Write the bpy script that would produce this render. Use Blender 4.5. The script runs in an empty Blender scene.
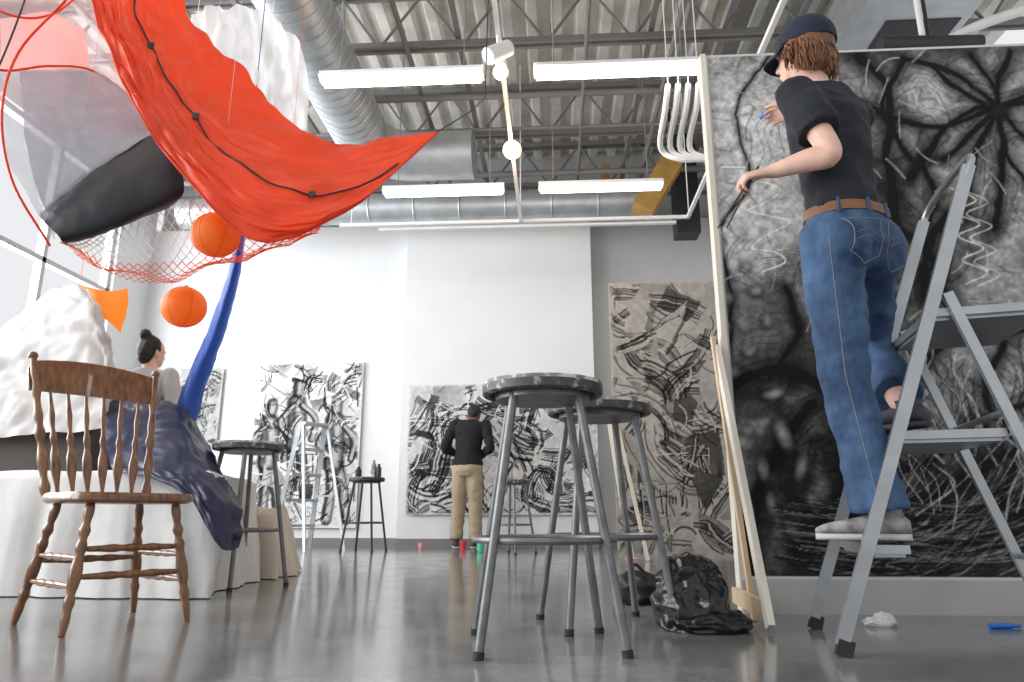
import bpy, bmesh, math, random
import numpy as np
from mathutils import Vector, Matrix, noise
from mathutils.bvhtree import BVHTree
random.seed(4)
V=Vector
# ---------------- camera survey (photo 1024x682) -----------------
F=700.0; PITCH=math.atan(175/700); CH=.38; YAW=math.radians(3.5)
cp,sp=math.cos(PITCH),math.sin(PITCH); cy,sy=math.cos(YAW),math.sin(YAW)
def ray(px,py):
    u=(px-512)/F; v=(341-py)/F
    y=cp-v*sp
    return V((u*cy-y*sy,u*sy+y*cy,sp+v*cp)),y
def P(px,py,Z):
    d,f=ray(px,py); return V((0,0,CH))+d*(Z/f)
def G(px,py):
    d,f=ray(px,py); return V((0,0,CH))+d*(-CH/d.z)
def PL(px,py,y0):
    d,f=ray(px,py); return V((0,0,CH))+d*(y0/d.y)
def SW(x,y,z=0): return V((x*cy-y*sy,x*sy+y*cy,z))
# ---------------- materials -----------------
def mat(name,col,rough=.6,metal=0,var=.0,vs=8,bump=0,bs=40,alpha=1,emit=None,es=0,sub=0,trans=0,stretch=None,coat=0):
    m=bpy.data.materials.new(name); m.use_nodes=True; nt=m.node_tree; N=nt.nodes; L=nt.links
    b=N['Principled BSDF']; b.inputs['Base Color'].default_value=(*col,1)
    b.inputs['Roughness'].default_value=rough; b.inputs['Metallic'].default_value=metal
    b.inputs['Alpha'].default_value=alpha
    if coat: b.inputs['Coat Weight'].default_value=coat
    if emit: b.inputs['Emission Color'].default_value=(*emit,1); b.inputs['Emission Strength'].default_value=es
    tc=N.new('ShaderNodeTexCoord'); mp=N.new('ShaderNodeMapping'); L.new(tc.outputs['Object'],mp.inputs[0])
    if stretch: mp.inputs['Scale'].default_value=stretch
    if var:
        n=N.new('ShaderNodeTexNoise'); n.inputs['Scale'].default_value=vs; n.inputs['Detail'].default_value=6
        L.new(mp.outputs[0],n.inputs['Vector'])
        r=N.new('ShaderNodeValToRGB'); r.color_ramp.elements[0].position=.3; r.color_ramp.elements[1].position=.7
        r.color_ramp.elements[0].color=(*[max(0,c*(1-var)) for c in col],1)
        r.color_ramp.elements[1].color=(*[min(1,c*(1+var)) for c in col],1)
        L.new(n.outputs['Fac'],r.inputs[0]); L.new(r.outputs[0],b.inputs['Base Color'])
    if bump:
        n=N.new('ShaderNodeTexNoise'); n.inputs['Scale'].default_value=bs; n.inputs['Detail'].default_value=5
        L.new(mp.outputs[0],n.inputs['Vector'])
        bp=N.new('ShaderNodeBump'); bp.inputs['Strength'].default_value=bump; bp.inputs['Distance'].default_value=.02
        L.new(n.outputs['Fac'],bp.inputs['Height']); L.new(bp.outputs[0],b.inputs['Normal'])
    if trans:
        t=N.new('ShaderNodeBsdfTranslucent'); t.inputs['Color'].default_value=(*col,1)
        mx=N.new('ShaderNodeMixShader'); mx.inputs[0].default_value=trans
        o=N['Material Output']; L.new(b.outputs[0],mx.inputs[1]); L.new(t.outputs[0],mx.inputs[2]); L.new(mx.outputs[0],o.inputs[0])
    return m
M={}
def splat(name,base,paint,th=.62,sc=45,rough=.5,metal=.3):
    m=mat(name,base,rough,metal); nt=m.node_tree;N=nt.nodes;L=nt.links;b=N['Principled BSDF']
    tc=N.new('ShaderNodeTexCoord');n=N.new('ShaderNodeTexNoise');n.inputs['Scale'].default_value=sc;n.inputs['Detail'].default_value=4
    n2=N.new('ShaderNodeTexNoise');n2.inputs['Scale'].default_value=sc*.15;n2.inputs['Detail'].default_value=4
    L.new(tc.outputs['Object'],n.inputs[0]);L.new(tc.outputs['Object'],n2.inputs[0])
    a=N.new('ShaderNodeMath');a.operation='ADD';L.new(n.outputs['Fac'],a.inputs[0]);s2=N.new('ShaderNodeMath');s2.operation='MULTIPLY_ADD';s2.inputs[1].default_value=.6;s2.inputs[2].default_value=-.3
    L.new(n2.outputs['Fac'],s2.inputs[0]);L.new(s2.outputs[0],a.inputs[1])
    r=N.new('ShaderNodeValToRGB');e=r.color_ramp.elements;e[0].position=th-.06;e[0].color=(*base,1);e[1].position=th+.03;e[1].color=(*paint,1)
    e2=r.color_ramp.elements.new(.35);e2.color=(*[c*.7 for c in base],1)
    L.new(a.outputs[0],r.inputs[0]);L.new(r.outputs[0],b.inputs['Base Color']);return m
M['wall']=mat('wall_paint',(.78,.79,.80),.7,var=.02,vs=2)
M['wallg']=mat('wall_grey_paint',(.42,.43,.44),.75,var=.05,vs=2)
M['wallr']=mat('wall_recess_shade',(.50,.505,.50),.75,var=.04,vs=2)  # shading right of the pilaster, put into the wall colour as a darker grey
M['deck']=mat('steel_deck',(.70,.68,.63),.6,.0,var=.2,vs=3)
M['truss']=mat('truss_paint',(.22,.215,.21),.6,.2)
M['duct']=mat('galvanised_duct',(.48,.51,.53),.4,.6,var=.15,vs=5)
M['pipew']=mat('white_pipe',(.8,.8,.78),.5)
M['dark']=mat('dark_metal',(.04,.04,.045),.5,.3)
M['steel']=mat('stool_steel',(.17,.172,.175),.42,.5,var=.25,vs=18)
M['seatm']=splat('stool_seat',(.24,.235,.23),(.60,.60,.58),.56,26,.65,0)
M['rim']=splat('stool_rim',(.085,.08,.078),(.34,.33,.32),.62,34,.5,.2)
M['rubber']=mat('black_rubber',(.02,.02,.02),.7)
M['alu']=mat('aluminium',(.42,.44,.46),.36,.8,var=.1,vs=10)
M['oak']=mat('oak_wood',(.19,.080,.028),.33,var=.5,vs=9,stretch=(6,6,.8),coat=.4)
M['pine']=mat('pine_wood',(.58,.43,.28),.6,var=.15,vs=6,stretch=(5,5,.6))
M['pinew']=mat('whitewashed_wood',(.66,.61,.53),.6,var=.06,vs=3)
M['kick']=mat('painted_board_base',(.42,.42,.41),.7,var=.08,vs=3)
M['red']=mat('orange_red_tarp',(.84,.060,.012),.42,var=.12,vs=3,bump=.35,bs=6,trans=.20,stretch=(1.0,1.0,2.0))
M['orange']=mat('orange_fabric',(.95,.22,.02),.6,trans=.4)
M['whitenet']=mat('white_net_cord',(.85,.82,.78),.6)
M['ball']=mat('orange_ball',(1.0,.33,.06),.4,var=.08,vs=5,trans=.55)
M['ballseam']=mat('ball_seam',(.65,.12,.02),.5)
M['seam']=mat('black_webbing',(.02,.02,.025),.6)
M['black']=mat('black_nylon',(.008,.009,.014),.55,bump=.3,bs=5)
M['film']=mat('clear_film',(.74,.78,.84),.25,alpha=.5,bump=.4,bs=5)
M['greyf']=mat('grey_film',(.36,.38,.42),.4,alpha=.80,bump=.4,bs=4,trans=.3)
M['pinkf']=mat('pale_red_film',(.86,.55,.52),.35,alpha=.85,bump=.3,bs=5,trans=.3)
M['tulle']=mat('white_tulle',(.85,.85,.86),.8,alpha=.72,bump=.5,bs=12,trans=.4)
M['blue']=mat('blue_fabric',(.03,.10,.42),.5,bump=.2,bs=10,trans=.25)
M['bluetarp']=mat('navy_tarp',(.007,.010,.045),.42,bump=.45,bs=6)
M['sheet']=mat('white_sheet',(.62,.615,.60),.85,var=.06,vs=3,bump=.6,bs=6)
M['beige']=mat('beige_cloth',(.58,.52,.44),.85,bump=.5,bs=8)
M['brown']=mat('dark_brown',(.05,.035,.03),.6)
M['skin']=mat('skin',(.74,.46,.36),.5,var=.08,vs=20)
M['skin2']=mat('brown_skin',(.20,.10,.065),.5)
M['tee']=mat('black_tshirt',(.012,.015,.023),.85,bump=.6,bs=9)
M['sweat']=mat('black_sweater',(.008,.008,.011),.9,bump=.3,bs=20)
M['grey']=mat('grey_sweater',(.46,.46,.46),.9,bump=.3,bs=20)
M['khaki']=mat('khaki_cotton',(.38,.31,.21),.85,var=.1,bump=.3,bs=10)
M['capm']=mat('navy_cap',(.010,.015,.035),.8,bump=.2,bs=60)
M['hair']=mat('auburn_hair',(.22,.095,.045),.5,var=.45,vs=40,bump=.5,bs=140)
M['hairb']=mat('dark_hair',(.012,.010,.009),.5,bump=.8,bs=80)
M['leather']=mat('brown_leather',(.20,.08,.035),.5,var=.2,vs=15)
M['stitch']=mat('jean_stitch',(.27,.24,.20),.8)
M['shoe']=mat('canvas_shoe',(.30,.29,.29),.8,var=.5,vs=25)
M['sole']=mat('shoe_sole',(.55,.53,.50),.7)
M['dshoe']=mat('dark_shoe',(.06,.06,.07),.7)
M['lightw']=mat('fixture_white',(.85,.85,.85),.5)
M['tubee']=mat('fluorescent_tube',(1,1,1),.5,emit=(1,.98,.94),es=9)
M['bulb']=mat('warm_bulb',(1,.9,.7),.5,emit=(1,.55,.22),es=3.2)
M['plasticb']=mat('black_bag_plastic',(.006,.006,.008),.22,bump=.6,bs=8)
M['yellow']=mat('ochre_box',(.42,.24,.06),.6,var=.2)
M['cupr']=mat('red_plastic',(.7,.05,.05),.4); M['cupg']=mat('green_plastic',(.12,.6,.35),.4)
M['pink']=mat('pink_plastic',(.85,.35,.4),.4); M['markb']=mat('blue_marker',(.02,.15,.6),.4)
M['glass']=mat('window_frame',(.55,.56,.57),.5,.2)
def jeans():
    m=mat('blue_denim',(.05,.13,.30),.85,bump=.7,bs=11)
    nt=m.node_tree;N=nt.nodes;L=nt.links;b=N['Principled BSDF']
    tc=N.new('ShaderNodeTexCoord'); n=N.new('ShaderNodeTexNoise'); n.inputs['Scale'].default_value=6; n.inputs['Detail'].default_value=8
    n.inputs['Roughness'].default_value=.65
    mp=N.new('ShaderNodeMapping'); mp.inputs['Scale'].default_value=(1.6,1.6,.8)
    L.new(tc.outputs['Object'],mp.inputs[0]); L.new(mp.outputs[0],n.inputs[0])
    r=N.new('ShaderNodeValToRGB'); e=r.color_ramp.elements
    e[0].position=.3;e[0].color=(.013,.033,.082,1);e[1].position=.75;e[1].color=(.080,.165,.31,1)
    L.new(n.outputs['Fac'],r.inputs[0]);L.new(r.outputs[0],b.inputs['Base Color']); return m
M['jeans']=jeans()
def floor_mat():
    m=mat('polished_concrete',(.17,.18,.19),.2)
    nt=m.node_tree;N=nt.nodes;L=nt.links;b=N['Principled BSDF']
    tc=N.new('ShaderNodeTexCoord')
    n=N.new('ShaderNodeTexNoise'); n.inputs['Scale'].default_value=1.8; n.inputs['Detail'].default_value=12; n.inputs['Roughness'].default_value=.72
    L.new(tc.outputs['Object'],n.inputs[0])
    r=N.new('ShaderNodeValToRGB'); e=r.color_ramp.elements
    e[0].position=.32;e[0].color=(.095,.098,.10,1);e[1].position=.72;e[1].color=(.27,.272,.272,1)
    L.new(n.outputs['Fac'],r.inputs[0]);L.new(r.outputs[0],b.inputs['Base Color'])
    n2=N.new('ShaderNodeTexNoise'); n2.inputs['Scale'].default_value=5; n2.inputs['Detail'].default_value=6
    L.new(tc.outputs['Object'],n2.inputs[0])
    mr=N.new('ShaderNodeMapRange'); mr.inputs[3].default_value=.06; mr.inputs[4].default_value=.22
    L.new(n2.outputs['Fac'],mr.inputs[0]); L.new(mr.outputs[0],b.inputs['Roughness'])
    b.inputs['Specular IOR Level'].default_value=.8
    return m
M['floor']=floor_mat()
def colmat(name,rough=.85):
    m=mat(name,(.5,.5,.5),rough); nt=m.node_tree
    a=nt.nodes.new('ShaderNodeVertexColor'); a.layer_name='Col'
    nt.links.new(a.outputs[0],nt.nodes['Principled BSDF'].inputs['Base Color'])
    nt.nodes['Principled BSDF'].inputs['Specular IOR Level'].default_value=.15; return m
M['char']=colmat('charcoal_on_paper')
# ---------------- mesh builder -----------------
class MB:
    def __init__(s): s.v=[];s.f=[];s.m=[]
    def add(s,vs,fs,mi=0):
        o=len(s.v); s.v+= [tuple(x) for x in vs]; s.f+=[tuple(i+o for i in f) for f in fs]; s.m+=[mi]*len(fs)
    def box(s,c,size,mi=0,R=None):
        c=V(c);h=V(size)/2
        vs=[V((x*h.x,y*h.y,z*h.z)) for x in(-1,1) for y in(-1,1) for z in(-1,1)]
        if R is not None: vs=[R@a for a in vs]
        s.add([a+c for a in vs],[(0,1,3,2),(4,6,7,5),(0,4,5,1),(2,3,7,6),(0,2,6,4),(1,5,7,3)],mi)
    def beam(s,p0,p1,w,d,side=(1,0,0),mi=0):
        p0=V(p0);p1=V(p1);z=(p1-p0).normalized();x=V(side);x=(x-z*x.dot(z)).normalized();y=z.cross(x)
        vs=[p+x*(a*w/2)+y*(b*d/2) for p in(p0,p1) for a,b in((-1,-1),(1,-1),(1,1),(-1,1))]
        s.add(vs,[(3,2,1,0),(4,5,6,7),(0,1,5,4),(1,2,6,5),(2,3,7,6),(3,0,4,7)],mi)
    def tube(s,pts,r,mi=0,seg=10,closed=False,cap=True):
        pts=[V(p) for p in pts];n=len(pts)
        if not hasattr(r,'__len__'): r=[r]*n
        ts=[]
        for i in range(n):
            a=pts[(i-1)%n] if (closed or i>0) else pts[i]; b=pts[(i+1)%n] if (closed or i<n-1) else pts[i]
            t=(b-a); ts.append(t.normalized() if t.length>1e-9 else V((0,0,1)))
        ref=V((0,0,1)) if abs(ts[0].z)<.9 else V((1,0,0))
        x=(ref-ts[0]*ref.dot(ts[0])).normalized(); vs=[]
        for i in range(n):
            x=(x-ts[i]*x.dot(ts[i])).normalized(); y=ts[i].cross(x)
            for k in range(seg):
                a=2*math.pi*k/seg; vs.append(pts[i]+(x*math.cos(a)+y*math.sin(a))*r[i])
        fs=[]
        for i in range(n if closed else n-1):
            j=(i+1)%n
            for k in range(seg):
                k2=(k+1)%seg; fs.append((i*seg+k,i*seg+k2,j*seg+k2,j*seg+k))
        if cap and not closed:
            fs.append(tuple(range(seg-1,-1,-1))); fs.append(tuple((n-1)*seg+k for k in range(seg)))
        s.add(vs,fs,mi)
    def rod(s,p0,p1,r0,r1=None,mi=0,seg=12): s.tube([p0,p1],[r0,r0 if r1 is None else r1],mi,seg)
    def ell(s,c,r,mi=0,R=None,seg=20,rings=12):
        c=V(c); vs=[]
        if not hasattr(r,'__len__'): r=(r,r,r)
        for i in range(rings+1):
            th=math.pi*i/rings
            for k in range(seg):
                a=2*math.pi*k/seg; p=V((r[0]*math.sin(th)*math.cos(a),r[1]*math.sin(th)*math.sin(a),r[2]*math.cos(th)))
                if R is not None:p=R@p
                vs.append(c+p)
        fs=[(i*seg+k,(i+1)*seg+k,(i+1)*seg+(k+1)%seg,i*seg+(k+1)%seg) for i in range(rings) for k in range(seg)]
        s.add(vs,fs,mi)
    def lathe(s,prof,M4,mi=0,seg=32):
        vs=[M4@V((r*math.cos(2*math.pi*k/seg),r*math.sin(2*math.pi*k/seg),z)) for r,z in prof for k in range(seg)]
        n=len(prof)
        fs=[(i*seg+k,i*seg+(k+1)%seg,(i+1)*seg+(k+1)%seg,(i+1)*seg+k) for i in range(n-1) for k in range(seg)]
        if prof[0][0]>1e-4: fs.append(tuple(range(seg-1,-1,-1)))
        if prof[-1][0]>1e-4: fs.append(tuple((n-1)*seg+k for k in range(seg)))
        s.add(vs,fs,mi)
    def loft(s,secs,mi=0,seg=24,pw=2.0):
        vs=[]
        for c,a,b in secs:
            for k in range(seg):
                t=2*math.pi*k/seg; ct,st=math.cos(t),math.sin(t)
                q=2/pw
                vs.append(V(c)+V(a)*(math.copysign(abs(ct)**q,ct))+V(b)*(math.copysign(abs(st)**q,st)))
        n=len(secs)
        fs=[(i*seg+k,i*seg+(k+1)%seg,(i+1)*seg+(k+1)%seg,(i+1)*seg+k) for i in range(n-1) for k in range(seg)]
        fs.append(tuple(range(seg-1,-1,-1))); fs.append(tuple((n-1)*seg+k for k in range(seg)))
        s.add(vs,fs,mi)
    def grid(s,g,mi=0):
        n=len(g);m=len(g[0])
        s.add([p for row in g for p in row],[(i*m+j,i*m+j+1,(i+1)*m+j+1,(i+1)*m+j) for i in range(n-1) for j in range(m-1)],mi)
    def mesh(s,name,mats):
        me=bpy.data.meshes.new(name); me.from_pydata(s.v,[],s.f)
        for m in mats: me.materials.append(M[m])
        me.polygons.foreach_set('material_index',s.m); me.update(); return me
    def make(s,name,mats,smooth=True,ang=40,fixn=True):
        me=s.mesh(name,mats)
        if fixn:
            bm=bmesh.new();bm.from_mesh(me);bmesh.ops.recalc_face_normals(bm,faces=bm.faces);bm.to_mesh(me);bm.free()
        if smooth:
            me.polygons.foreach_set('use_smooth',[True]*len(me.polygons))
            me.set_sharp_from_angle(angle=math.radians(ang))
        co=np.array(s.v); c=V(((co.min(0)+co.max(0))/2)); c.z=float(co[:,2].min())
        me.transform(Matrix.Translation(-c))
        o=bpy.data.objects.new(name,me); o.location=c
        bpy.context.collection.objects.link(o); return o
def cr(pts,n):
    pts=[V(p) for p in pts];m=len(pts)-1;out=[]
    for i in range(n):
        t=i/(n-1)*m;k=min(int(t),m-1);f=t-k
        p1,p2=pts[k],pts[k+1];p0=pts[k-1] if k>0 else p1*2-p2;p3=pts[k+2] if k+2<=m else p2*2-p1
        out.append(.5*((2*p1)+(p2-p0)*f+(2*p0-5*p1+4*p2-p3)*f*f+(3*p1-p0-3*p2+p3)*f**3))
    return out
def cr1(vals,n): return [p.x for p in cr([V((v,0,0)) for v in vals],n)]
def patch(rows,nu,nv,amp=.02,sc=4,seed=0,aniso=(1,1,1),fine=0,ends=0):
    a=[cr(r,nv) for r in rows]; cols=[cr([a[i][j] for i in range(len(a))],nu) for j in range(nv)]
    g=[[cols[j][i] for j in range(nv)] for i in range(nu)]
    o=[[None]*nv for _ in range(nu)]
    for i in range(nu):
        for j in range(nv):
            du=g[min(i+1,nu-1)][j]-g[max(i-1,0)][j]; dv=g[i][min(j+1,nv-1)]-g[i][max(j-1,0)]
            n=du.cross(dv); n=n.normalized() if n.length>1e-9 else V((0,0,1))
            q=V((g[i][j].x*aniso[0],g[i][j].y*aniso[1],g[i][j].z*aniso[2]))*sc+V((seed*7.3,seed,0))
            w=noise.noise(q)+.5*noise.noise(q*2.3)+(1-abs(noise.noise(q*1.4+V((5,5,5))))*2)*.6
            if fine:
                q2=V((i/nu*8+2*noise.noise(q*.4),j/nv*7,seed))
                w+=fine*(1-2*abs(noise.noise(q2)))+fine*.5*(1-2*abs(noise.noise(q2*2.1+V((4,0,0)))))
            if ends: w*=min(1,(nv-1-j)/(nv*ends))
            o[i][j]=g[i][j]+n*w*amp
    return o
def remesh(mb,vox,smooth=6,disp=0,dsc=8,seed=0,an=(1,1,1)):
    me=mb.mesh('tmp',[]); bm=bmesh.new();bm.from_mesh(me);bmesh.ops.recalc_face_normals(bm,faces=bm.faces);bm.to_mesh(me);bm.free()
    o=bpy.data.objects.new('tmp',me);bpy.context.collection.objects.link(o)
    r=o.modifiers.new('r','REMESH');r.mode='VOXEL';r.voxel_size=vox
    if smooth: q=o.modifiers.new('s','SMOOTH');q.factor=.5;q.iterations=smooth
    dg=bpy.context.evaluated_depsgraph_get();e=o.evaluated_get(dg);m2=e.to_mesh()
    vs=[v.co.copy() for v in m2.vertices];ns=[v.normal.copy() for v in m2.vertices];fs=[tuple(p.vertices) for p in m2.polygons]
    e.to_mesh_clear();bpy.data.objects.remove(o);bpy.data.meshes.remove(me)
    if disp:
        for i,p in enumerate(vs):
            q=V((p.x*an[0],p.y*an[1],p.z*an[2]))*dsc+V((seed,seed,seed))
            w=noise.noise(q)+.5*noise.noise(q*2.1)+(1-2*abs(noise.noise(q*1.3+V((3,9,1)))))*.5
            vs[i]=p+ns[i]*w*disp
    return vs,fs
# ---------------- room -----------------
XL,XR,YB,YF,ZC=-5.9,5.0,9.4,-2.5,5.6
b=MB();b.box(((XL+XR)/2,(YB+YF)/2,-.1),(XR-XL+.4,YB-YF+.4,.2));b.make('floor',['floor'],False)
x0=PL(405,300,9.15).x;x1=PL(592,300,9.15).x
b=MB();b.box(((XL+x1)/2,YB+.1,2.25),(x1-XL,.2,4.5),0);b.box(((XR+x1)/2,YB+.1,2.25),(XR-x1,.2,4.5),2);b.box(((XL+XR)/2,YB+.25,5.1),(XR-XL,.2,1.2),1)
b.box(((x0+x1)/2,YB-.12,2.24),(x1-x0,.24,4.48),0)
b.make('wall_back',['wall','wallg','wallr'],False)
b=MB();b.box(((x0+x1)/2,YB-.255,.05),(x1-x0,.03,.1));b.box(((XL+x0)/2,YB-.015,.05),(x0-XL,.03,.1));b.box(((XR+x1)/2,YB-.015,.05),(XR-x1,.03,.1));b.make('baseboard_back',['truss'],False)
wins=[(-1.8,1.0),(1.6,4.4),(5.0,8.6)]
b=MB();X=XL-.1
b.box((X,(YB+YF)/2,.45),(.2,YB-YF,.9));b.box((X,(YB+YF)/2,5.2),(.2,YB-YF,.8))
ys=[YF]+[q for w in wins for q in w]+[YB]
for i in range(0,len(ys),2): b.box((X,(ys[i]+ys[i+1])/2,2.85),(.2,ys[i+1]-ys[i],3.9))
b.make('wall_left',['wall'],False)
for k,(a,c) in enumerate(wins):
    b=MB()
    for z in(.93,2.0,3.3,4.77): b.box((X,(a+c)/2,z),(.1,c-a,.06))
    n=3
    for i in range(n+1): b.box((X,a+.03+(c-a-.06)*i/n,2.85),(.1,.06,3.84))
    b.make('window_%d'%(k+1),['glass'],False)
b=MB();prof=[];x=XL
while x<XR: prof+=[(x,ZC),(x+.10,ZC),(x+.135,ZC+.08),(x+.235,ZC+.08)];x+=.27
vs=[(p[0],y,p[1]) for y in(YF,YB+.4) for p in prof];n=len(prof)
b.add(vs,[(i,i+1,n+i+1,n+i) for i in range(n-1)]);b.make('ceiling',['deck'],False,fixn=False)
def joist(y):
    b=MB();zt,zb=5.54,4.92
    for z in(zt,zb):
        b.box(((XL+XR)/2,y-.04,z),(XR-XL,.035,.06));b.box(((XL+XR)/2,y+.04,z),(XR-XL,.035,.06))
    x=XL;u=True
    while x<XR-.5:
        b.rod((x,y,zb if u else zt),(x+.42,y,zt if u else zb),.016,seg=6);u=not u;x+=.42
    return b.make('ceiling_joist',['truss'],True)
for y in(.9,2.6,4.3,6.0,7.7,9.1): joist(y)
b=MB()
for x in(-4.4,-2.9,-.9,1.0,2.4,3.6): b.box((x,3.4,5.0),(.05,11.6,.05))
b.box((1.9,3.4,5.25),(.16,11.6,.22))
b.make('ceiling_bridging',['truss'],False)
b=MB()
for y,z,r in((4.9,4.75,.025),(6.7,4.8,.035),(7.2,4.7,.02),(8.3,4.7,.04),(8.8,4.6,.03)): b.rod((XL,y,z),(XR,y,z),r)
for x,z,r in((.35,4.7,.02),(-1.4,4.85,.025),(1.2,4.8,.03)): b.rod((x,-1,z),(x,9.3,z),r)
b.make('ceiling_conduits',['truss'])
b=MB();path=[(-2.1,y,4.5) for y in np.linspace(-1.5,6.9,60)]+[(-2.1+.5*(1-math.cos(t)),6.9+.5*math.sin(t),4.5) for t in np.linspace(.2,1.571,8)]+[(x,7.4,4.5) for x in np.linspace(-1.4,-.9,5)]
b.tube(path,.29,seg=32)
for y in np.arange(-1.4,6.9,.12): b.tube([(-2.1+.293*math.cos(a),y,4.5+.293*math.sin(a)) for a in np.linspace(0,2*math.pi,33)[:-1]],.007,seg=5,closed=True)
for y in(1,3.5,6): b.rod((-2.1,y,4.78),(-2.1,y,5.6),.012)
b.make('spiral_air_duct',['duct'])
b=MB();b.tube([(x,8.5,4.35) for x in np.linspace(-5,1.2,30)],.2,seg=28)
for x in np.arange(-4.8,1.1,.6): b.tube([(x,8.5+.205*math.cos(a),4.35+.205*math.sin(a)) for a in np.linspace(0,2*math.pi,25)[:-1]],.012,seg=5,closed=True)
for x in(-3.5,-1,1): b.rod((x,8.5,4.5),(x,8.5,5.6),.012)
b.make('spiral_air_duct',['duct'])
b=MB();b.box((3.0,6.5,4.6),(.9,3.5,.5));b.box((2.2,8.3,4.2),(.35,.5,.7),1);b.box((.75,8.9,4.75),(.12,.12,.7),1);b.box((1.75,8.6,4.6),(.3,.3,1.4),2)
for x in(2.7,3.3): b.rod((x,6.5,4.8),(x,6.5,5.6),.012,mi=2)
qa=P(642,212,7.9);qb=P(672,163,7.9);b.beam(qa,qb,.26,.3,(1,0,0),1);b.rod(qb,(qb.x,qb.y,5.6),.02,mi=2)
b.make('rectangular_duct',['duct','yellow','dark'],False)
b=MB()
a=P(668,85,4.6);c=P(655,160,5.0)
for k in range(4):
    o=V((.075*k,.0,.0)); b.tube(cr([a+o,a+o+V((-.03,0,-.2)),c+o*1.0+V((.05,0,.1)),c+o+V((.20,0,0)),c+o+V((.42,0,0))],24),.022,seg=8)
    b.rod(a+o,(a.x+o.x,a.y,5.6),.004)
b.make('hanging_white_pipes',['pipew'])
b=MB();b.tube(cr([P(925,52,4.2),P(980,25,4.2),P(1040,5,4.2)],8),.035);b.rod(P(925,52,4.2),P(925,52,4.2)+V((0,0,2.2)),.02)
b.rod(P(880,45,4.2),P(980,44,4.2),.06,mi=1); b.rod(P(930,44,4.2),P(930,44,4.2)+V((0,0,2)),.012,mi=1)
b.box(P(905,15,5.2),(.6,.5,.5),1)
b.make('ceiling_water_pipe',['pipew','dark'])
def fixture(x,y,z=3.64,l=1.26):
    b=MB();b.box((x,y,z+.02),(l,.11,.05));
    b.loft([((x-l/2,y,z),(0,.085,0),(0,0,.03)),((x+l/2,y,z),(0,.085,0),(0,0,.03))],0,4)
    b.box((x,y,z-.025),(l-.04,.1,.03),1)
    for s in(-1,1): b.rod((x+s*l*.38,y,z+.04),(x+s*l*.38,y,5.6),.005,mi=2)
    b.make('fluorescent_fixture',['lightw','tubee','truss'],False)
for x,y in((-1.13,4.65),(.51,4.65),(-1.11,6.58),(.50,6.58),(-1.1,2.4),(.6,2.4),(-2.9,2.4),(2.2,2.4),(-1.1,0),(.6,0),(-3.,0),(2.3,0)): fixture(x,y)
b=MB();
for x in(-.35,1.52): b.box((x,3.7,3.62),(.035,7.3,.035))
b.box((-.45,7.35,3.62),(3.97,.035,.035));b.box((-.3,7.45,3.60),(3.4,.05,.03),0)
for x,y in((-.35,1),(-.35,4),(-.35,7.3),(1.52,1),(1.52,4),(1.52,7.3),(-2.3,7.35)): b.rod((x,y,3.62),(x,y,5.6),.006)
b.make('lighting_track',['lightw'],False)
def spot(px,py,Z,lit,r=.07):
    p=P(px,py,Z);p.x=-.35;b=MB();z=V((0,0,1))
    if lit:
        b.ell(p,r,1);b.rod(p+z*.05,V((p.x,p.y,3.62)),.04,.03,0)
        l=bpy.data.lights.new('spot_glow','POINT');l.energy=18;l.color=(1,.65,.35);l.shadow_soft_size=.08
        o=bpy.data.objects.new('track_lamp_glow',l);o.location=p-z*.16;bpy.context.collection.objects.link(o)
    else:
        d=V((-.5,-.3,-.45)).normalized();b.rod(p-d*.1,p+d*.1,.055,.06,0,20);b.rod(p,V((p.x,p.y,3.64)),.015,mi=0)
    b.make('track_spotlight',['lightw','bulb'])
spot(507,150,5.75,True,.085);spot(503,72,4.4,True,.055);spot(495,52,4.2,False)
# ---------------- charcoal drawings -----------------
rng=np.random.RandomState(3); TAB=rng.rand(64,256,256)
def vn(x,y,s):
    t=TAB[s%64];xi=np.floor(x).astype(int);yi=np.floor(y).astype(int);fx=x-xi;fy=y-yi
    fx=fx*fx*(3-2*fx);fy=fy*fy*(3-2*fy);a=xi&255;c=yi&255;a1=(xi+1)&255;c1=(yi+1)&255
    return (t[a,c]*(1-fx)+t[a1,c]*fx)*(1-fy)+(t[a,c1]*(1-fx)+t[a1,c1]*fx)*fy
def fbm(x,y,s,o=4):
    r=0;a=.5;f=1
    for k in range(o): r=r+a*vn(x*f+k*17,y*f+k*9,s+k);a*=.5;f*=2
    return r/(1-.5**o)
def sstep(a,c,x): t=np.clip((x-a)/(c-a),0,1);return t*t*(3-2*t)
def dist(X,Y,pts):
    d=np.full(X.shape,9.)
    for (ax,ay),(bx,by) in zip(pts[:-1],pts[1:]):
        dx,dy=bx-ax,by-ay;L=dx*dx+dy*dy+1e-9
        t=np.clip(((X-ax)*dx+(Y-ay)*dy)/L,0,1);d=np.minimum(d,np.hypot(X-ax-t*dx,Y-ay-t*dy))
    return d
def stroke(img,X,Y,pts,w,val,op=1,soft=.5,raw=False):
    pp=pts if raw else [(q.x,q.y) for q in cr([V((a,c,0)) for a,c in pts],max(8,len(pts)*5))]
    xs=[q[0] for q in pp];ys_=[q[1] for q in pp];mk=(X[0]>min(xs)-w*2)&(X[0]<max(xs)+w*2);my=(Y[:,0]>min(ys_)-w*2)&(Y[:,0]<max(ys_)+w*2)
    ix=np.where(mk)[0];iy=np.where(my)[0]
    if len(ix)==0 or len(iy)==0:return
    sl=(slice(iy[0],iy[-1]+1),slice(ix[0],ix[-1]+1))
    d=dist(X[sl],Y[sl],pp);k=op*(1-sstep(w*soft,w*1.15,d));img[sl]=img[sl]*(1-k)+val*k
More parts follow.
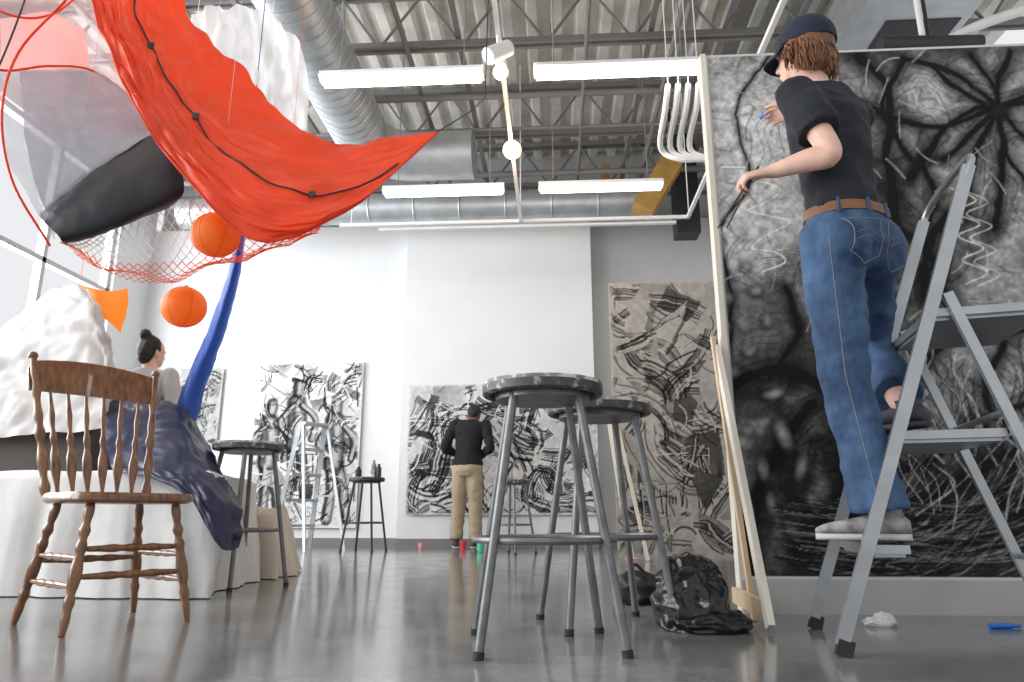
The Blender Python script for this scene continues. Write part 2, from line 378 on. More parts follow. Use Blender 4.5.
def blob(img,X,Y,cx,cy_,rx,ry,val,op=1,ang=0,soft=.4):
    dx=X-cx;dy=Y-cy_;c,s=math.cos(ang),math.sin(ang)
    d=np.hypot((dx*c+dy*s)/rx,(-dx*s+dy*c)/ry);k=op*(1-sstep(soft,1.1,d));img[:]=img*(1-k)+val*k
def shape(img,X,Y,pts,v0,v1,ang,op=.9,line=.012,lv=.02):
    inside=np.zeros(X.shape,bool);n=len(pts);pp=pts+[pts[0]]
    for (ax,ay),(bx,by) in zip(pp[:-1],pp[1:]):
        c=((ay>Y)!=(by>Y));xx=(bx-ax)*(Y-ay)/((by-ay) if abs(by-ay)>1e-9 else 1e-9)+ax
        inside^=c&(X<xx)
    cx=sum(p[0] for p in pts)/n;cy_=sum(p[1] for p in pts)/n;R=max(math.hypot(p[0]-cx,p[1]-cy_) for p in pts)+1e-6
    g=((X-cx)*math.cos(ang)+(Y-cy_)*math.sin(ang))/R*.5+.5;val=v0+(v1-v0)*np.clip(g,0,1)
    img[:]=np.where(inside,img*(1-op)+val*op,img)
    if line: stroke(img,X,Y,pp,line,lv,.8,raw=True)
def figure(img,X,Y,x,y,s,rr,paper):
    # seated / standing figure sketched with shaded limbs
    for pts,w in (([(0,0),(.05,.45),(.0,.85)],.09),([(.28,0),(.22,.4),(.1,.85)],.09),([(.05,.8),(.06,1.1),(.05,1.4)],.16),([(.0,1.38),(-.2,1.1),(-.02,.9)],.055),([(.14,1.38),(.35,1.15),(.3,.85)],.055),([(.06,1.58),(.07,1.7)],.09)):
        q=[(x+a*s,y+c*s) for a,c in pts];stroke(img,X,Y,q,w*s,.03,.85,.75);stroke(img,X,Y,[(a+.012*s,c) for a,c in q],w*s*.82,paper*.85,.9,.1);stroke(img,X,Y,[(a-.04*s,c) for a,c in q],w*s*.3,.12,.7,.0)
def chair_sk(img,X,Y,x,y,s,v=.03,w=.011):
    L=[[(0,0),(.1,.8)],[(.5,-.1),(.45,.8)],[(.9,.05),(.8,.8)],[(.1,.8),(.8,.8)],[(.05,.72),(.5,.62),(.9,.72)],[(.1,.8),(.0,1.7)],[(.8,.8),(.85,1.7)],[(.0,1.7),(.4,1.8),(.85,1.7)],[(.02,1.5),(.85,1.5)]]+[[(.2*j+.1,.8),(.2*j+.05,1.5)] for j in range(4)]
    for l in L: stroke(img,X,Y,[(x+a*s,y+c*s) for a,c in l],w,v,.9);stroke(img,X,Y,[(x+a*s+.01,y+c*s) for a,c in l],w*.45,.7,.7)
def fold_draw(X,Y,seed,paper=.8,n=30,size=.25,lo=.05,hi=.8,bundles=20,lines=40,chairs=1,figs=0,contrast=.9,gam=1.5):
    rr=random.Random(seed);W,H=X.max(),Y.max();img=paper*np.ones(X.shape)*(.80+.3*fbm(X*2,Y*2,seed))
    A=X+.05*(fbm(X*6,Y*6,seed+3)-.5);B=Y+.05*(fbm(X*6+5,Y*6,seed+4)-.5)
    def poly():
        cx,cy_=rr.random()*W,rr.random()*H;s=size*rr.uniform(.35,1.1);asp=rr.choice([.18,.3,.5,.8]);ta=rr.choice([0,1.57,rr.random()*3.1,rr.random()*3.1]);m=rr.choice([4,4,4,3,5]);a0=.785+rr.uniform(-.2,.2)
        pts=[]
        for i in range(m):
            a=a0+6.283*i/m;r=s*rr.uniform(.75,1.15);u,v=r*math.cos(a),r*asp*math.sin(a);pts.append((cx+u*math.cos(ta)-v*math.sin(ta),cy_+u*math.sin(ta)+v*math.cos(ta)))
        shape(img,A,B,pts,rr.uniform(lo,hi),rr.choice([paper,paper*.95,lo,.2]),rr.random()*6.3,contrast,rr.choice([0,0,.005]),.04)
    def bundle():
        x,y=rr.random()*W,rr.random()*H;a=rr.random()*6.3;c=rr.uniform(-.5,.5);st=size*rr.uniform(.2,.5);pts=[(x,y,a)]
        for i in range(4): a+=c;x+=st*math.cos(a);y+=st*math.sin(a);pts.append((x,y,a))
        m=rr.randint(4,9);sp=size*rr.uniform(.05,.10)
        for q in range(m):
            v=rr.choice([lo*.4,lo*.4,lo*.4,hi,paper,.12]);fan=rr.uniform(.6,1.6)
            pp=[(px-math.sin(pa)*sp*(q-m/2)*(1+(i/4)*(fan-1)),py+math.cos(pa)*sp*(q-m/2)*(1+(i/4)*(fan-1))) for i,(px,py,pa) in enumerate(pts)]
            stroke(img,A,B,pp,sp*rr.uniform(.3,.65),v,.9,.1)
    tot=n+bundles
    for k in range(tot):
        if figs and k==int(tot*.55):
            for q in range(figs): figure(img,A,B,W*(q+.5)/figs+rr.uniform(-.1,.1)-.1,H*rr.uniform(.02,.25),H*rr.uniform(.30,.42),rr,paper)
        if chairs and k==int(tot*.6):
            for q in range(chairs): chair_sk(img,X,Y,W*rr.uniform(.1,.6),H*rr.uniform(.05,.35),W*.28)
        if rr.random()<n/tot: poly()
        else: bundle()
    for k in range(lines):
        x,y=rr.random()*W,rr.random()*H;a=rr.random()*6.3;pts=[(x,y)];c=rr.uniform(-.5,.5);st=rr.uniform(.03,.09)
        for i in range(4): a+=c;x+=st*math.cos(a);y+=st*math.sin(a);pts.append((x,y))
        stroke(img,X,Y,pts,rr.choice([.005,.006,.008,.012]),rr.choice([.02,.02,.03,.82]),.85)
    img=paper*np.clip(img/paper,.01,1.1)**gam
    e=sstep(.0,.05,np.minimum(np.minimum(X,W-X),np.minimum(Y,H-Y))+.05*fbm(X*6,Y*6,seed+3)-.02);img=img*e+paper*(1-e)
    return img*(.78+.44*fbm(X*24,Y*24,seed+2,2))
def drawing(name,origin,ux,uz,W,H,fn,res,thick=.012,lip=0,tint=(1,1,1),frame=None):
    nx=int(W*res);nz=int(H*res)
    xs=np.linspace(0,W,nx);zs=np.linspace(0,H,nz);X,Y=np.meshgrid(xs,zs)
    img=np.clip(fn(X,Y),.010,.82)
    ux=V(ux);uz=V(uz);o=V(origin)
    co=np.array(o)[None,None,:]+X[...,None]*np.array(ux)+Y[...,None]*np.array(uz)
    co=co.reshape(-1,3);idx=np.arange(nx*nz).reshape(nz,nx)
    q=np.stack([idx[:-1,:-1],idx[:-1,1:],idx[1:,1:],idx[1:,:-1]],-1).reshape(-1,4)
    nrm=ux.cross(uz)
    back=[o-nrm*thick+ux*a*W+uz*c*H for a,c in((0,0),(1,0),(1,1),(0,1))];n0=len(co)
    fr=[o+ux*a*W+uz*c*H-nrm*.0005 for a,c in((0,0),(1,0),(1,1),(0,1))]
    allv=[tuple(v) for v in co]+[tuple(v) for v in back+fr]
    faces=[tuple(f) for f in q.tolist()]+[(n0,n0+3,n0+2,n0+1)]+[(n0+i,n0+(i+1)%4,n0+4+(i+1)%4,n0+4+i) for i in range(4)]
    me=bpy.data.meshes.new(name);me.from_pydata(allv,[],faces)
    me.materials.append(M['char']);me.materials.append(M['pinew'])
    mi=[0]*len(q)+[1]*5;me.polygons.foreach_set('material_index',mi)
    at=me.color_attributes.new('Col','FLOAT_COLOR','POINT')
    c=np.ones((len(allv),4));f=img.reshape(-1)
    for k in range(3): c[:n0,k]=f*tint[k]
    at.data.foreach_set('color',c.reshape(-1))
    ob=bpy.data.objects.new(name,me);bpy.context.collection.objects.link(ob);return ob
YBD=3.06
XLb=.765;ZT=PL(720,55,YBD).z;ZB=.13
def bx(px,py): q=PL(px,py,YBD);return (q.x-XLb,q.z-ZB)
def bigdraw(X,Y):
    W,H=X.max(),Y.max();rr=random.Random(5)
    C=(1000,112);fl=[];curves=[]
    for e,m in(((930,66),(970,100)),((905,60),(950,72)),((872,112),(938,128)),((905,176),(962,118)),((952,225),(975,165)),((990,232),(1004,170)),((1048,212),(1012,165)),((1085,150),(1045,150)),((1095,90),(1050,95)),((1062,52),(1040,85)),((1012,48),(995,80)),((968,50),(990,85)),((940,160),(960,150))):
        fl.append(([C,m,e],rr.uniform(.9,1.5)))
    curves=[([(852,56),(880,85),(893,125),(884,170),(900,220),(940,262),(955,320)],1.7),
      ([(905,60),(880,100),(905,150),(930,190),(925,250),(940,300)],1.2),
      ([(800,60),(830,100),(820,150),(850,205),(870,260),(860,320)],.8),
      ([(945,215),(925,260),(935,310),(975,340),(1030,330),(1100,350)],1.5),
      ([(712,395),(765,368),(815,378),(848,420),(852,480),(830,545)],2.0),
      ([(748,600),(752,540),(762,480),(790,425),(812,400)],1.8),
      ([(780,590),(870,565),(960,530),(1080,490)],1.6),([(800,545),(880,530),(960,480),(1080,420)],1.5),
      ([(860,475),(930,455),(1000,415),(1090,370)],1.4),([(850,410),(900,400),(930,360),(950,340)],1.3),
      ([(765,58),(738,115),(748,180),(722,235),(735,290),(722,360)],.45),([(780,290),(800,330),(780,360)],.9),
      ([(900,300),(880,350),(905,400),(880,450),(900,520)],1.2),([(1000,340),(990,400),(1020,450),(1000,520),(1040,590)],1.3)]
    ox=.05*(fbm(X*4,Y*4,2)-.5)*2+.014*(fbm(X*16,Y*16,12)-.5);oy=.05*(fbm(X*4+8,Y*4,4)-.5)*2
    D=np.full(X.shape,9.)
    for pts,wt in curves+fl:
        p3=cr([V((*bx(*q),0)) for q in pts],len(pts)*5);d=dist(X+ox,Y+oy,[(q.x,q.y) for q in p3])/wt
        D=np.minimum(D,d)
    wx=fbm(X*1.3,Y*1.3,1)*1.5;wy=fbm(X*1.3+4,Y*1.3+7,6)*1.5
    sm=sstep(.36,.66,fbm(X*1.8+wx,Y*1.8+wy,11,5));img=.05+.46*sm
    for px,py,rx,ry,v,op in((745,115,85,95,.62,.95),(762,215,75,80,.48,.9),(850,90,75,40,.28,.7),(930,90,70,40,.50,.7),(740,320,55,80,.20,.75),(815,70,50,20,.55,.6),
        (1000,120,95,80,.28,.5),(900,230,60,70,.10,.7),(960,175,40,25,.42,.6),(1000,300,60,60,.28,.7),(930,400,50,60,.34,.7),(795,480,60,110,.018,.96),(850,525,75,65,.018,.9),(960,540,110,60,.025,.88),
        (1010,450,50,60,.05,.75),(770,580,60,30,.03,.9),(870,340,40,60,.15,.7),(740,505,14,60,.35,.6),(1060,200,50,120,.15,.7),(1120,300,60,200,.25,.6),(960,345,40,20,.55,.5),(830,430,40,50,.02,.9)):
        a,c=bx(px,py);blob(img,X,Y,a,c,rx*.0048,ry*.0048,v,op,0,.0)
    nse=fbm(X*9,Y*9,33)
    img*=.30+.70*sstep(.0,.075,D)
    ridge=np.exp(-((D-.055)/.022)**2);img+=.26*ridge*sstep(.4,.7,nse)*(.25+.75*sm)
    img*=1-.93*(1-sstep(.005,.017,D))
    hs=np.abs(np.sin(D*190+9*fbm(X*2.4,Y*2.4,8)));img*=1-.45*(1-sstep(0,.5,hs))*sstep(.45,.6,fbm(X*3,Y*3,40))
    l=np.abs(np.sin(fbm(X*1.4+wx,Y*1.4+wy,15,4)*60));img*=1-.5*(1-sstep(0,.5,l))*sstep(.45,.6,fbm(X*2.4,Y*2.4,21))
    S=lambda pts,w,v,op=1,soft=.5:stroke(img,X,Y,[bx(*q) for q in pts],w*.0046,v,op,soft)
    blob(img,X,Y,*bx(*C),.07,.06,.015,.95)
    for x,y,rx,ry,an,v in((782,436,9,19,.3,.40),(762,470,7,15,0,.30),(800,468,7,17,-.3,.32),(772,396,13,6,.2,.45),(812,505,8,13,.3,.26),(748,515,6,16,0,.35),(790,530,7,15,.4,.2),(770,505,6,13,0,.3),
        (725,300,10,9,0,.3),(742,325,9,11,.3,.3),(720,345,9,9,0,.3),(748,352,9,8,0,.32),(730,374,11,8,.2,.3),(755,292,9,8,0,.3),(766,322,8,9,0,.28),(828,300,8,14,.3,.3),(838,335,8,13,-.2,.3),(745,268,8,8,0,.35)):
        a,c=bx(x,y);blob(img,X,Y,a,c,rx*.0058,ry*.0058,.02,.85,an,.3);blob(img,X,Y,a+.006,c+.008,rx*.0042,ry*.0042,v,.75,an,.0)
    for k in range(320):
        y0=rr.uniform(495,588);x0=rr.uniform(770,930);dx=rr.uniform(60,230);dy=rr.uniform(-75,5)
        S([(x0,y0),(x0+dx*.35,y0+6),(x0+dx*.7,y0+dy*.3+8),(x0+dx,y0+dy)],rr.uniform(.4,1.2),rr.choice([.01,.012,.28,.01,.20,.012,.01]),.55)
    for k in range(200):
        x0=rr.uniform(850,1090);y0=rr.uniform(330,480);S([(x0,y0),(x0+rr.uniform(-16,24),y0+22),(x0+rr.uniform(-20,30),y0+52)],rr.uniform(.4,1.5),rr.choice([.012,.012,.02,.45]),.55)
    for k in range(200):
        x0=rr.uniform(700,1090);y0=rr.uniform(60,330);a=rr.random()*6.3;c=rr.uniform(-.4,.4);pt=[(x0,y0)]
        for i in range(3): a+=c;x0+=9*math.cos(a);y0+=9*math.sin(a);pt.append((x0,y0))
        S(pt,rr.uniform(.4,1.5),rr.choice([.02,.02,.04,.6,.5]),.45)
    S([(738,186),(762,182),(780,190),(765,203),(748,210),(770,216),(790,222),(765,236),(752,248),(775,252),(785,262),(762,272)],.8,.85,.8)
    z=[(962+ (12 if i%2 else -12)+i*2,188+i*12) for i in range(9)];S(z,1.0,.75,.7);S([(x+12,y+2) for x,y in z],.9,.7,.6)
    img*=.55+.90*fbm(X*34,Y*34,3,3);img*=.75+.5*fbm(X*75,Y*75,9,1)
    e=np.minimum(np.minimum(X,W-X),np.minimum(H-Y,Y));img=np.where(e<.012,.55,img)
    return img
big=drawing('charcoal_drawing_board',(XLb,YBD,ZB),(1,0,0),(0,0,1),2.3,ZT-ZB,bigdraw,215,thick=.03,tint=(1,.99,.97))
b=MB()
b.box((XLb+1.15,YBD+.0,.065),(2.34,.05,.13),2);
b.box((XLb-.012,YBD+.02,ZT/2),(.024,.07,ZT),0);b.box((XLb+2.315,YBD+.02,ZT/2),(.03,.07,ZT),0);b.box((XLb+1.15,YBD+.06,ZT*.6),(2.3,.05,.08),1)
foot=G(771,634);foot.z=.02
b.beam((XLb-.045,YBD+.0,1.10),foot+V((0,0,.0)),.022,.05,(1,0,0),0)
b.beam((XLb-.045,YBD+.0,.07),(foot.x,foot.y+.05,.07),.022,.06,(1,0,0),1)
b.beam((XLb-.06,YBD+.0,1.15),(XLb-.03,YBD-.22,.0),.018,.03,(1,0,0),1)
b.make('drawing_board_stand',['pinew','pine','kick'],False)
def ondraw(name,px0,py0,px1,py1,y0,seed,res,tilt=0,tint=(1,1,1),**k):
    a=PL(px0,py1,y0);c=PL(px1,py0,y0);W=c.x-a.x;H=c.z-a.z
    u=V((0,math.sin(tilt),math.cos(tilt)))
    return drawing(name,(a.x,y0,max(a.z,.01)),(1,0,0),u,W,H,lambda X,Y:fold_draw(X,Y,seed,**k),res,tint=tint)
ondraw('charcoal_drawing',244,362,364,528,9.36,31,100,paper=.76,n=30,size=.18,lo=.06,hi=.8,bundles=55,lines=130,chairs=1,figs=3,gam=1.7)
ondraw('charcoal_drawing',172,368,224,446,9.36,12,90,paper=.55,n=20,size=.2,lo=.06,hi=.5,bundles=20,lines=20,chairs=0,gam=1.6)
ondraw('charcoal_drawing',405,383,596,515,9.12,22,100,paper=.70,n=12,size=.34,lo=.04,hi=.7,bundles=80,lines=80,chairs=0,gam=1.8)
ondraw('charcoal_drawing',618,281,718,556,6.95,40,120,paper=.40,n=34,size=.32,lo=.04,hi=.42,bundles=60,lines=30,chairs=2,tint=(1,.95,.88),gam=1.3)
b=MB();
for px in(628,712):
    q=PL(px,540,6.9);b.beam((q.x,6.98,0),(q.x,7.05,2.6),.06,.04,(1,0,0),0)
    b.beam((q.x,7.75,0),(q.x,7.10,2.3),.05,.04,(1,0,0),0)
q0=PL(618,540,6.9);q1=PL(722,540,6.9);b.box(((q0.x+q1.x)/2,7.02,1.5),(q1.x-q0.x,.03,.08),0)
q=G(632,562);b.beam((q.x,q.y,0),(q.x-.1,6.9,1.25),.045,.03,(1,0,0),0);b.beam((q.x+.15,q.y+.1,0),(q.x-.02,6.9,1.2),.03,.03,(1,0,0),0)
b.make('wooden_easel',['pinew'],False)
# ---------------- stools -----------------
def stool(c,h,rs,rf,rot=.4,tr=.0125,mats=('steel','rim','seatm','rubber'),seg=40):
    b=MB();c=V((c[0],c[1],0));T=Matrix.Translation(c)
    b.lathe([(0,h-.025),(rs*.86,h-.025),(rs*.9,h-.045),(rs*.97,h-.045),(rs,h-.04),(rs,h-.014)],T,1,seg)
    b.lathe([(rs,h-.014),(rs,h-.008),(rs*.985,h-.002),(rs*.9,h),(0,h)],T,2,seg)
    b.lathe([(rs*.74,h-.06),(rs*.78,h-.06),(rs*.78,h-.025),(rs*.74,h-.025)],T,0,seg)
    for k in range(4):
        a=rot+k*math.pi/2;d=V((math.cos(a),math.sin(a),0))
        p0=c+d*rs*.70+V((0,0,h-.03));p1=c+d*rf+V((0,0,.02))
        b.rod(p0,p1,tr,mi=0,seg=14);b.rod(p1,p1-V((0,0,.02))+d*.003,tr*1.2,mi=3,seg=14)
    for z in(.30*h/.78,):
        rr=rs*.70+(rf-rs*.70)*(1-z/h)-tr
        b.tube([c+V((rr*math.cos(t),rr*math.sin(t),z)) for t in np.linspace(0,2*math.pi,41)[:-1]],.010,0,8,closed=True)
    return b.make('metal_stool',list(mats))
stool(SW(.10,2.28),.805,.198,.29,math.radians(-135+3.5+4),tr=.0135)
stool(SW(.335,2.68),.80,.198,.27,math.radians(-135+3.5+12),tr=.0135)
stool(SW(-1.52,4.07),.79,.195,.26,.3)
c=P(367,478,8.0);stool(c,.80,.20,.26,.6,mats=('dark','dark','rim','rubber'))
mb=MB();
for dx,r,hh,mi in((-.1,.035,.12,0),(.07,.03,.19,1),(.13,.03,.15,0)):
    mb.lathe([(r*.9,0),(r,.01),(r,hh*.7),(r*.5,hh*.85),(r*.5,hh)],Matrix.Translation((c.x+dx,c.y,.80)),mi,16)
mb.make('ink_bottle',['dark','seatm'])
c=P(512,473,7.6);stool(c,.76,.19,.25,.2)
# ---------------- windsor chair -----------------
def windsor(center,ang):
    b=MB();T=Matrix.Translation(center)@Matrix.Rotation(ang,4,'Z');t=lambda x,y,z:T@V((x,y,z))
    def turned(p0,p1,r,pat,n=40):
        p0=V(p0);p1=V(p1);rad=cr1(pat,n);b.tube([T@(p0.lerp(p1,i/(n-1))) for i in range(n)],[max(.004,q*r) for q in rad],0,14)
    out=[(.21,0),(.205,.12),(.17,.205),(0,.225),(-.15,.205),(-.20,.15),(-.215,0),(-.20,-.15),(-.15,-.205),(0,-.225),(.17,-.205),(.205,-.12)]
    o3=cr([V((x,y,0)) for x,y in out]+[V((*out[0],0))],49)[:-1]
    vs=[];lev=[(.93,.425),(1,.435),(1.0,.452),(.97,.462),(.85,.458),(.5,.448),(.02,.446)]
    for s,z in lev: vs+=[t(p.x*s,p.y*s,z) for p in o3]
    n=48;fs=[(i*n+k,i*n+(k+1)%n,(i+1)*n+(k+1)%n,(i+1)*n+k) for i in range(len(lev)-1) for k in range(n)]
    fs+=[tuple(range(n-1,-1,-1)),tuple((len(lev)-1)*n+k for k in range(n))];b.add(vs,fs,0)
    legp=[.75,1.0,.95,.75,1.15,.75,1.15,.9,1.05,1.25,1.25,1.1,.8,1.1,.8,.9,.75,.6]
    L={}
    for sx in(-1,1):
        for sy_ in(-1,1):
            p0=V((.145*sx,.15*sy_,.43));p1=V((.215*sx,.21*sy_,0));turned(p0,p1,.0165,legp);L[sx,sy_]=(p0,p1)
    def at(k,z): p0,p1=L[k];return p0.lerp(p1,(p0.z-z)/p0.z)
    sp_=[.6,.9,1.0,1.3,1.0,1.35,1.0,1.3,1.0,.9,.6]
    for z in(.27,.18):
        turned(at((1,-1),z),at((1,1),z),.011,sp_)
        turned(at((-1,-1),z-.03),at((1,-1),z-.03),.010,sp_);turned(at((-1,1),z-.03),at((1,1),z-.03),.010,sp_)
    turned(at((-1,-1),.22),at((-1,1),.22),.011,sp_)
    pp=[.8,1.3,.8,1.0,1.25,1.0,.8,1.3,.85,1.1,.9,.8,1.15,.8,1.0,.9,.8]
    TX,TY=-.37,.245
    for s in(-1,1): turned((-.175,.185*s,.45),(TX+.015,TY*s,1.0),.015,pp); b.ell(T@V((TX+.012,(TY+.001)*s,1.008)),.018,0)
    for y in(-.135,-.081,-.027,.027,.081,.135):
        w=1-(y/.2)**2; turned((-.19-.015*w,y,.45),(TX+.055-.03*w,y*1.3,.875),.0095,[.6,.8,1.2,1.7,1.9,1.6,1.0,1.4,.8,1.0,1.2,.9,.7,.6])
    g=[];ny=25;hw=TY+.012
    for i in range(ny):
        y=-hw+2*hw*i/(ny-1);w=1-(y/hw)**2;x0=TX+.035-.045*w
        zt=.985+.035*w-(.03 if abs(y)>hw*.96 else 0);zb=.862+.012*w
        g.append([t(x0-.0,y,zb),t(x0+.022,y,zb),t(x0-.016,y,zt),t(x0-.036,y,zt),t(x0-.0,y,zb)])
    b.grid(g);o=len(b.v)-ny*5;b.f.append((o,o+1,o+2,o+3));b.m.append(0);o2=o+(ny-1)*5;b.f.append((o2,o2+1,o2+2,o2+3));b.m.append(0)
    return b.make('windsor_chair',['oak'])
windsor(SW(-1.50,2.73),math.radians(-38+3.5))
# ---------------- draped table, cloths -----------------
def draped(name,cn,zt,m,seed=0,fold=.05,z0=.005,nper=220,flare=.06,wr=.012,topn=None):
    cn=[V((c[0],c[1],0)) for c in cn];per=[]
    L=[(cn[(i+1)%4]-cn[i]).length for i in range(4)];tot=sum(L)
    for i in range(4):
        n=int(nper*L[i]/tot)
        for k in range(n): per.append(cn[i].lerp(cn[(i+1)%4],k/n))
    c=sum(cn,V())/4;n=len(per);vs=[]
    lev=[(0,s) for s in np.linspace(.05,.97,14)]+[(q,1) for q in np.linspace(.02,1,20)]
    for q,s in lev:
        for k,p in enumerate(per):
            d=(p-c);dn=d.normalized()
            ph=k/n*tot
            f=fold*(noise.noise(V((ph*4.5,seed*3.1,q*.5)))+.5*noise.noise(V((ph*11,seed,q*.8))))*q**.7 if q>0 else 0
            z=zt-(zt-z0)*q
            off=dn*(f+flare*q)
            zz=z+(noise.noise(V((p.x*s*3,p.y*s*3,seed)))*wr*1.5 if q==0 else 0)
            if q>.95: zz=z0
            vs.append((c.x+d.x*s+off.x,c.y+d.y*s+off.y,zz))
    fs=[(i*n+k,i*n+(k+1)%n,(i+1)*n+(k+1)%n,(i+1)*n+k) for i in range(len(lev)-1) for k in range(n)]+[tuple(range(n))]
    b=MB();b.add(vs,fs);return b.make(name,[m],ang=75)
A=SW(-1.48,3.52);B=SW(-3.6,3.75);C=SW(-3.4,5.0);D=SW(-1.70,4.75)
draped('draped_table',[A,B,C,D],.60,'sheet',1,fold=.09,nper=300)
R=Matrix.Rotation(YAW,3,'Z')
b=MB();b.box(SW(-2.98,4.5,.74),(1.0,.7,.26),0,R);b.box(SW(-2.98,4.6,1.05),(.75,.45,.4),0,R);b.make('dark_storage_crate',['brown'],False)
rows=[[P(-60,440,4.05),P(0,437,4.03),P(40,432,4.02),P(85,430,4.02),P(108,418,4.05),P(116,402,4.5),P(108,400,4.9)],
      [P(-60,390,4.08),P(0,385,4.03),P(45,375,4.05),P(88,370,4.05),P(113,370,4.12),P(119,370,4.5),P(112,372,4.9)],
      [P(-60,350,4.15),P(0,345,4.12),P(45,318,4.12),P(90,312,4.12),P(108,330,4.2),P(112,335,4.5),P(106,340,4.9)],
      [P(-60,345,4.3),P(0,330,4.3),P(45,288,4.3),P(88,285,4.3),P(100,308,4.35),P(102,320,4.5),P(98,330,4.9)],
      [P(-60,350,4.9),P(0,340,4.9),P(45,300,4.9),P(80,300,4.9),P(92,320,4.9),P(94,330,4.9),P(95,345,4.95)]]
b=MB();b.grid(patch(rows,60,90,.018,3,2,fine=1.3));b.make('white_drop_sheet',['sheet'],ang=80,fixn=False)
rows=[[P(104,403,4.3),P(140,403,4.3),P(174,405,4.3),P(188,417,4.3),P(196,432,4.3)],
      [P(104,420,4.05),P(140,420,4.05),P(176,421,4.05),P(198,438,4.05),P(210,454,4.1)],
      [P(106,445,3.82),P(142,446,3.78),P(182,450,3.72),P(210,468,3.70),P(226,484,3.8)],
      [P(112,468,3.6),P(148,470,3.52),P(184,478,3.45),P(216,492,3.40),P(238,508,3.5)],
      [P(120,472,3.5),P(152,476,3.44),P(190,492,3.36),P(216,520,3.33),P(240,530,3.45)],
      [P(124,474,3.48),P(156,480,3.42),P(194,500,3.35),P(219,548,3.31),P(236,548,3.42)]]
b=MB();b.grid(patch(rows,60,64,.010,3,5,fine=1.3));b.make('blue_tarp',['bluetarp'],ang=80,fixn=False)
draped('floor_cloth_bundle',[SW(-1.55,4.65),SW(-2.1,4.7),SW(-2.1,5.2),SW(-1.6,5.15)],.40,'beige',7,fold=.16,flare=.12,nper=160,wr=.08)
# ---------------- hanging red tent -----------------
up=[(215,-330,3.3),(195,-90,3.3),(190,0,3.25),(212,34,3.25),(240,62,3.28),(285,112,3.3),(335,138,3.3),(385,136,3.25),(437,132,3.2)]
mi=[(190,-330,3.2),(150,-90,2.98),(148,0,2.95),(170,50,2.92),(195,95,2.92),(250,150,2.9),(320,178,2.95),(380,166,3.05),(437,132.5,3.2)]
lo=[(165,-330,3.1),(82,-90,2.75),(95,0,2.7),(112,48,2.7),(132,98,2.7),(182,172,2.75),(258,238,2.8),(348,212,2.95),(437,133,3.2)]
def PR(l): return [P(*q) for q in l]
m2=[((a[0]+c[0])/2,(a[1]+c[1])/2+8,(a[2]+c[2])/2-.05) for a,c in zip(mi,lo)];m2[-1]=(437,132.7,3.2)
g=patch([PR(lo),PR(m2),PR(mi),PR(up)],64,150,.020,3.4,3,(1,1,1.3),fine=1.1,ends=.25)
b=MB();b.grid(g,0)
row=g[36];b.tube([p+V((0,-.012,-.004)) for p in row[36:138]],.0045,1,6)
b.tube([p for p in g[0][20:]],.005,0,6)
for k in(52,80,112): b.box(row[k]+V((0,-.016,0)),(.028,.008,.03),1)
tip=P(437,132,3.2);b.tube([tip,P(470,112,3.5),P(485,98,3.7),V((P(490,60,4.3).x,4.3,4.95))],.0035,1,6)
b.make('red_hanging_tent',['red','seam'],ang=80,fixn=False)
b=MB()
rows=[[P(-50,-60,2.9),P(30,-60,3.2),P(110,-60,3.4)],[P(-40,60,2.7),P(40,60,3.2),P(125,80,3.4)],[P(0,150,2.7),P(60,130,3.1),P(152,135,3.2)],[P(48,243,2.8),P(52,215,2.9),P(100,175,3.0)]]
b.grid(patch(rows,40,40,.02,3,4,fine=.8),0)
rows=[[P(0,20,2.8),P(50,12,2.95),P(85,30,3.1)],[P(0,70,2.75),P(45,70,2.95),P(90,66,3.1)]]
b.grid(patch(rows,16,20,.012,3,6),1)
rows=[[P(18,72,2.8),P(60,72,3.0),P(96,74,3.1),P(122,92,3.2)],[P(20,110,2.78),P(60,108,2.95),P(105,110,3.05),P(150,130,3.1)],[P(28,160,2.75),P(62,150,2.85),P(100,140,2.95),P(150,134,3.05)],[P(44,212,2.82),P(62,196,2.86),P(104,166,2.93),P(153,137,3.0)]]
b.grid(patch(rows,30,30,.012,3,9,fine=.8),5)
rows=[[P(40,216,2.85),P(60,194,2.9),P(105,162,2.95),P(158,132,3.0)],[P(48,226,2.78),P(80,206,2.8),P(128,178,2.85),P(176,156,2.9)],[P(60,238,2.75),P(95,230,2.8),P(138,212,2.85),P(184,190,2.9)],[P(64,243,2.85),P(95,236,2.9),P(134,220,2.95),P(168,208,3.0)]]
b.grid(patch(rows,24,40,.006,5,8,fine=.6),2)
def hoop(pts,m=3,r=.0055): b.tube(cr([P(*q) for q in pts],40),r,m,8)
hoop([(95,-50,2.9),(70,-5,2.8),(20,50,2.7),(2,110,2.65),(12,180,2.68),(50,246,2.8)])
hoop([(-60,50,2.6),(0,70,2.7),(50,66,2.9),(95,72,3.1),(140,110,3.2),(155,135,3.2)]);hoop([(-40,-20,2.7),(10,15,2.8),(60,10,3),(110,-40,3.2)])
hoop([(-40,150,2.8),(10,40,2.75),(45,-60,2.9)],4,.004)
for q in((60,-5,2.8),(120,60,3.3)): p=P(*q); b.rod(p,V((p.x,p.y,5.6)),.0015,mi=4,seg=5)
b.make('clear_dome_tent',['film','pinkf','black','red','seam','greyf'],ang=80,fixn=False)
rows=[[P(60,236,2.95),P(110,222,3.0),P(165,200,3.1),P(230,215,3.2),P(320,226,3.2)],[P(60,240,2.8),P(115,262,2.85),P(175,262,2.95),P(240,258,3.05),P(318,232,3.15)],[P(80,252,2.95),P(120,275,3.05),P(170,280,3.1),P(215,262,3.2),P(300,236,3.25)]]
g=patch(rows,19,56,.03,3,1);b=MB()
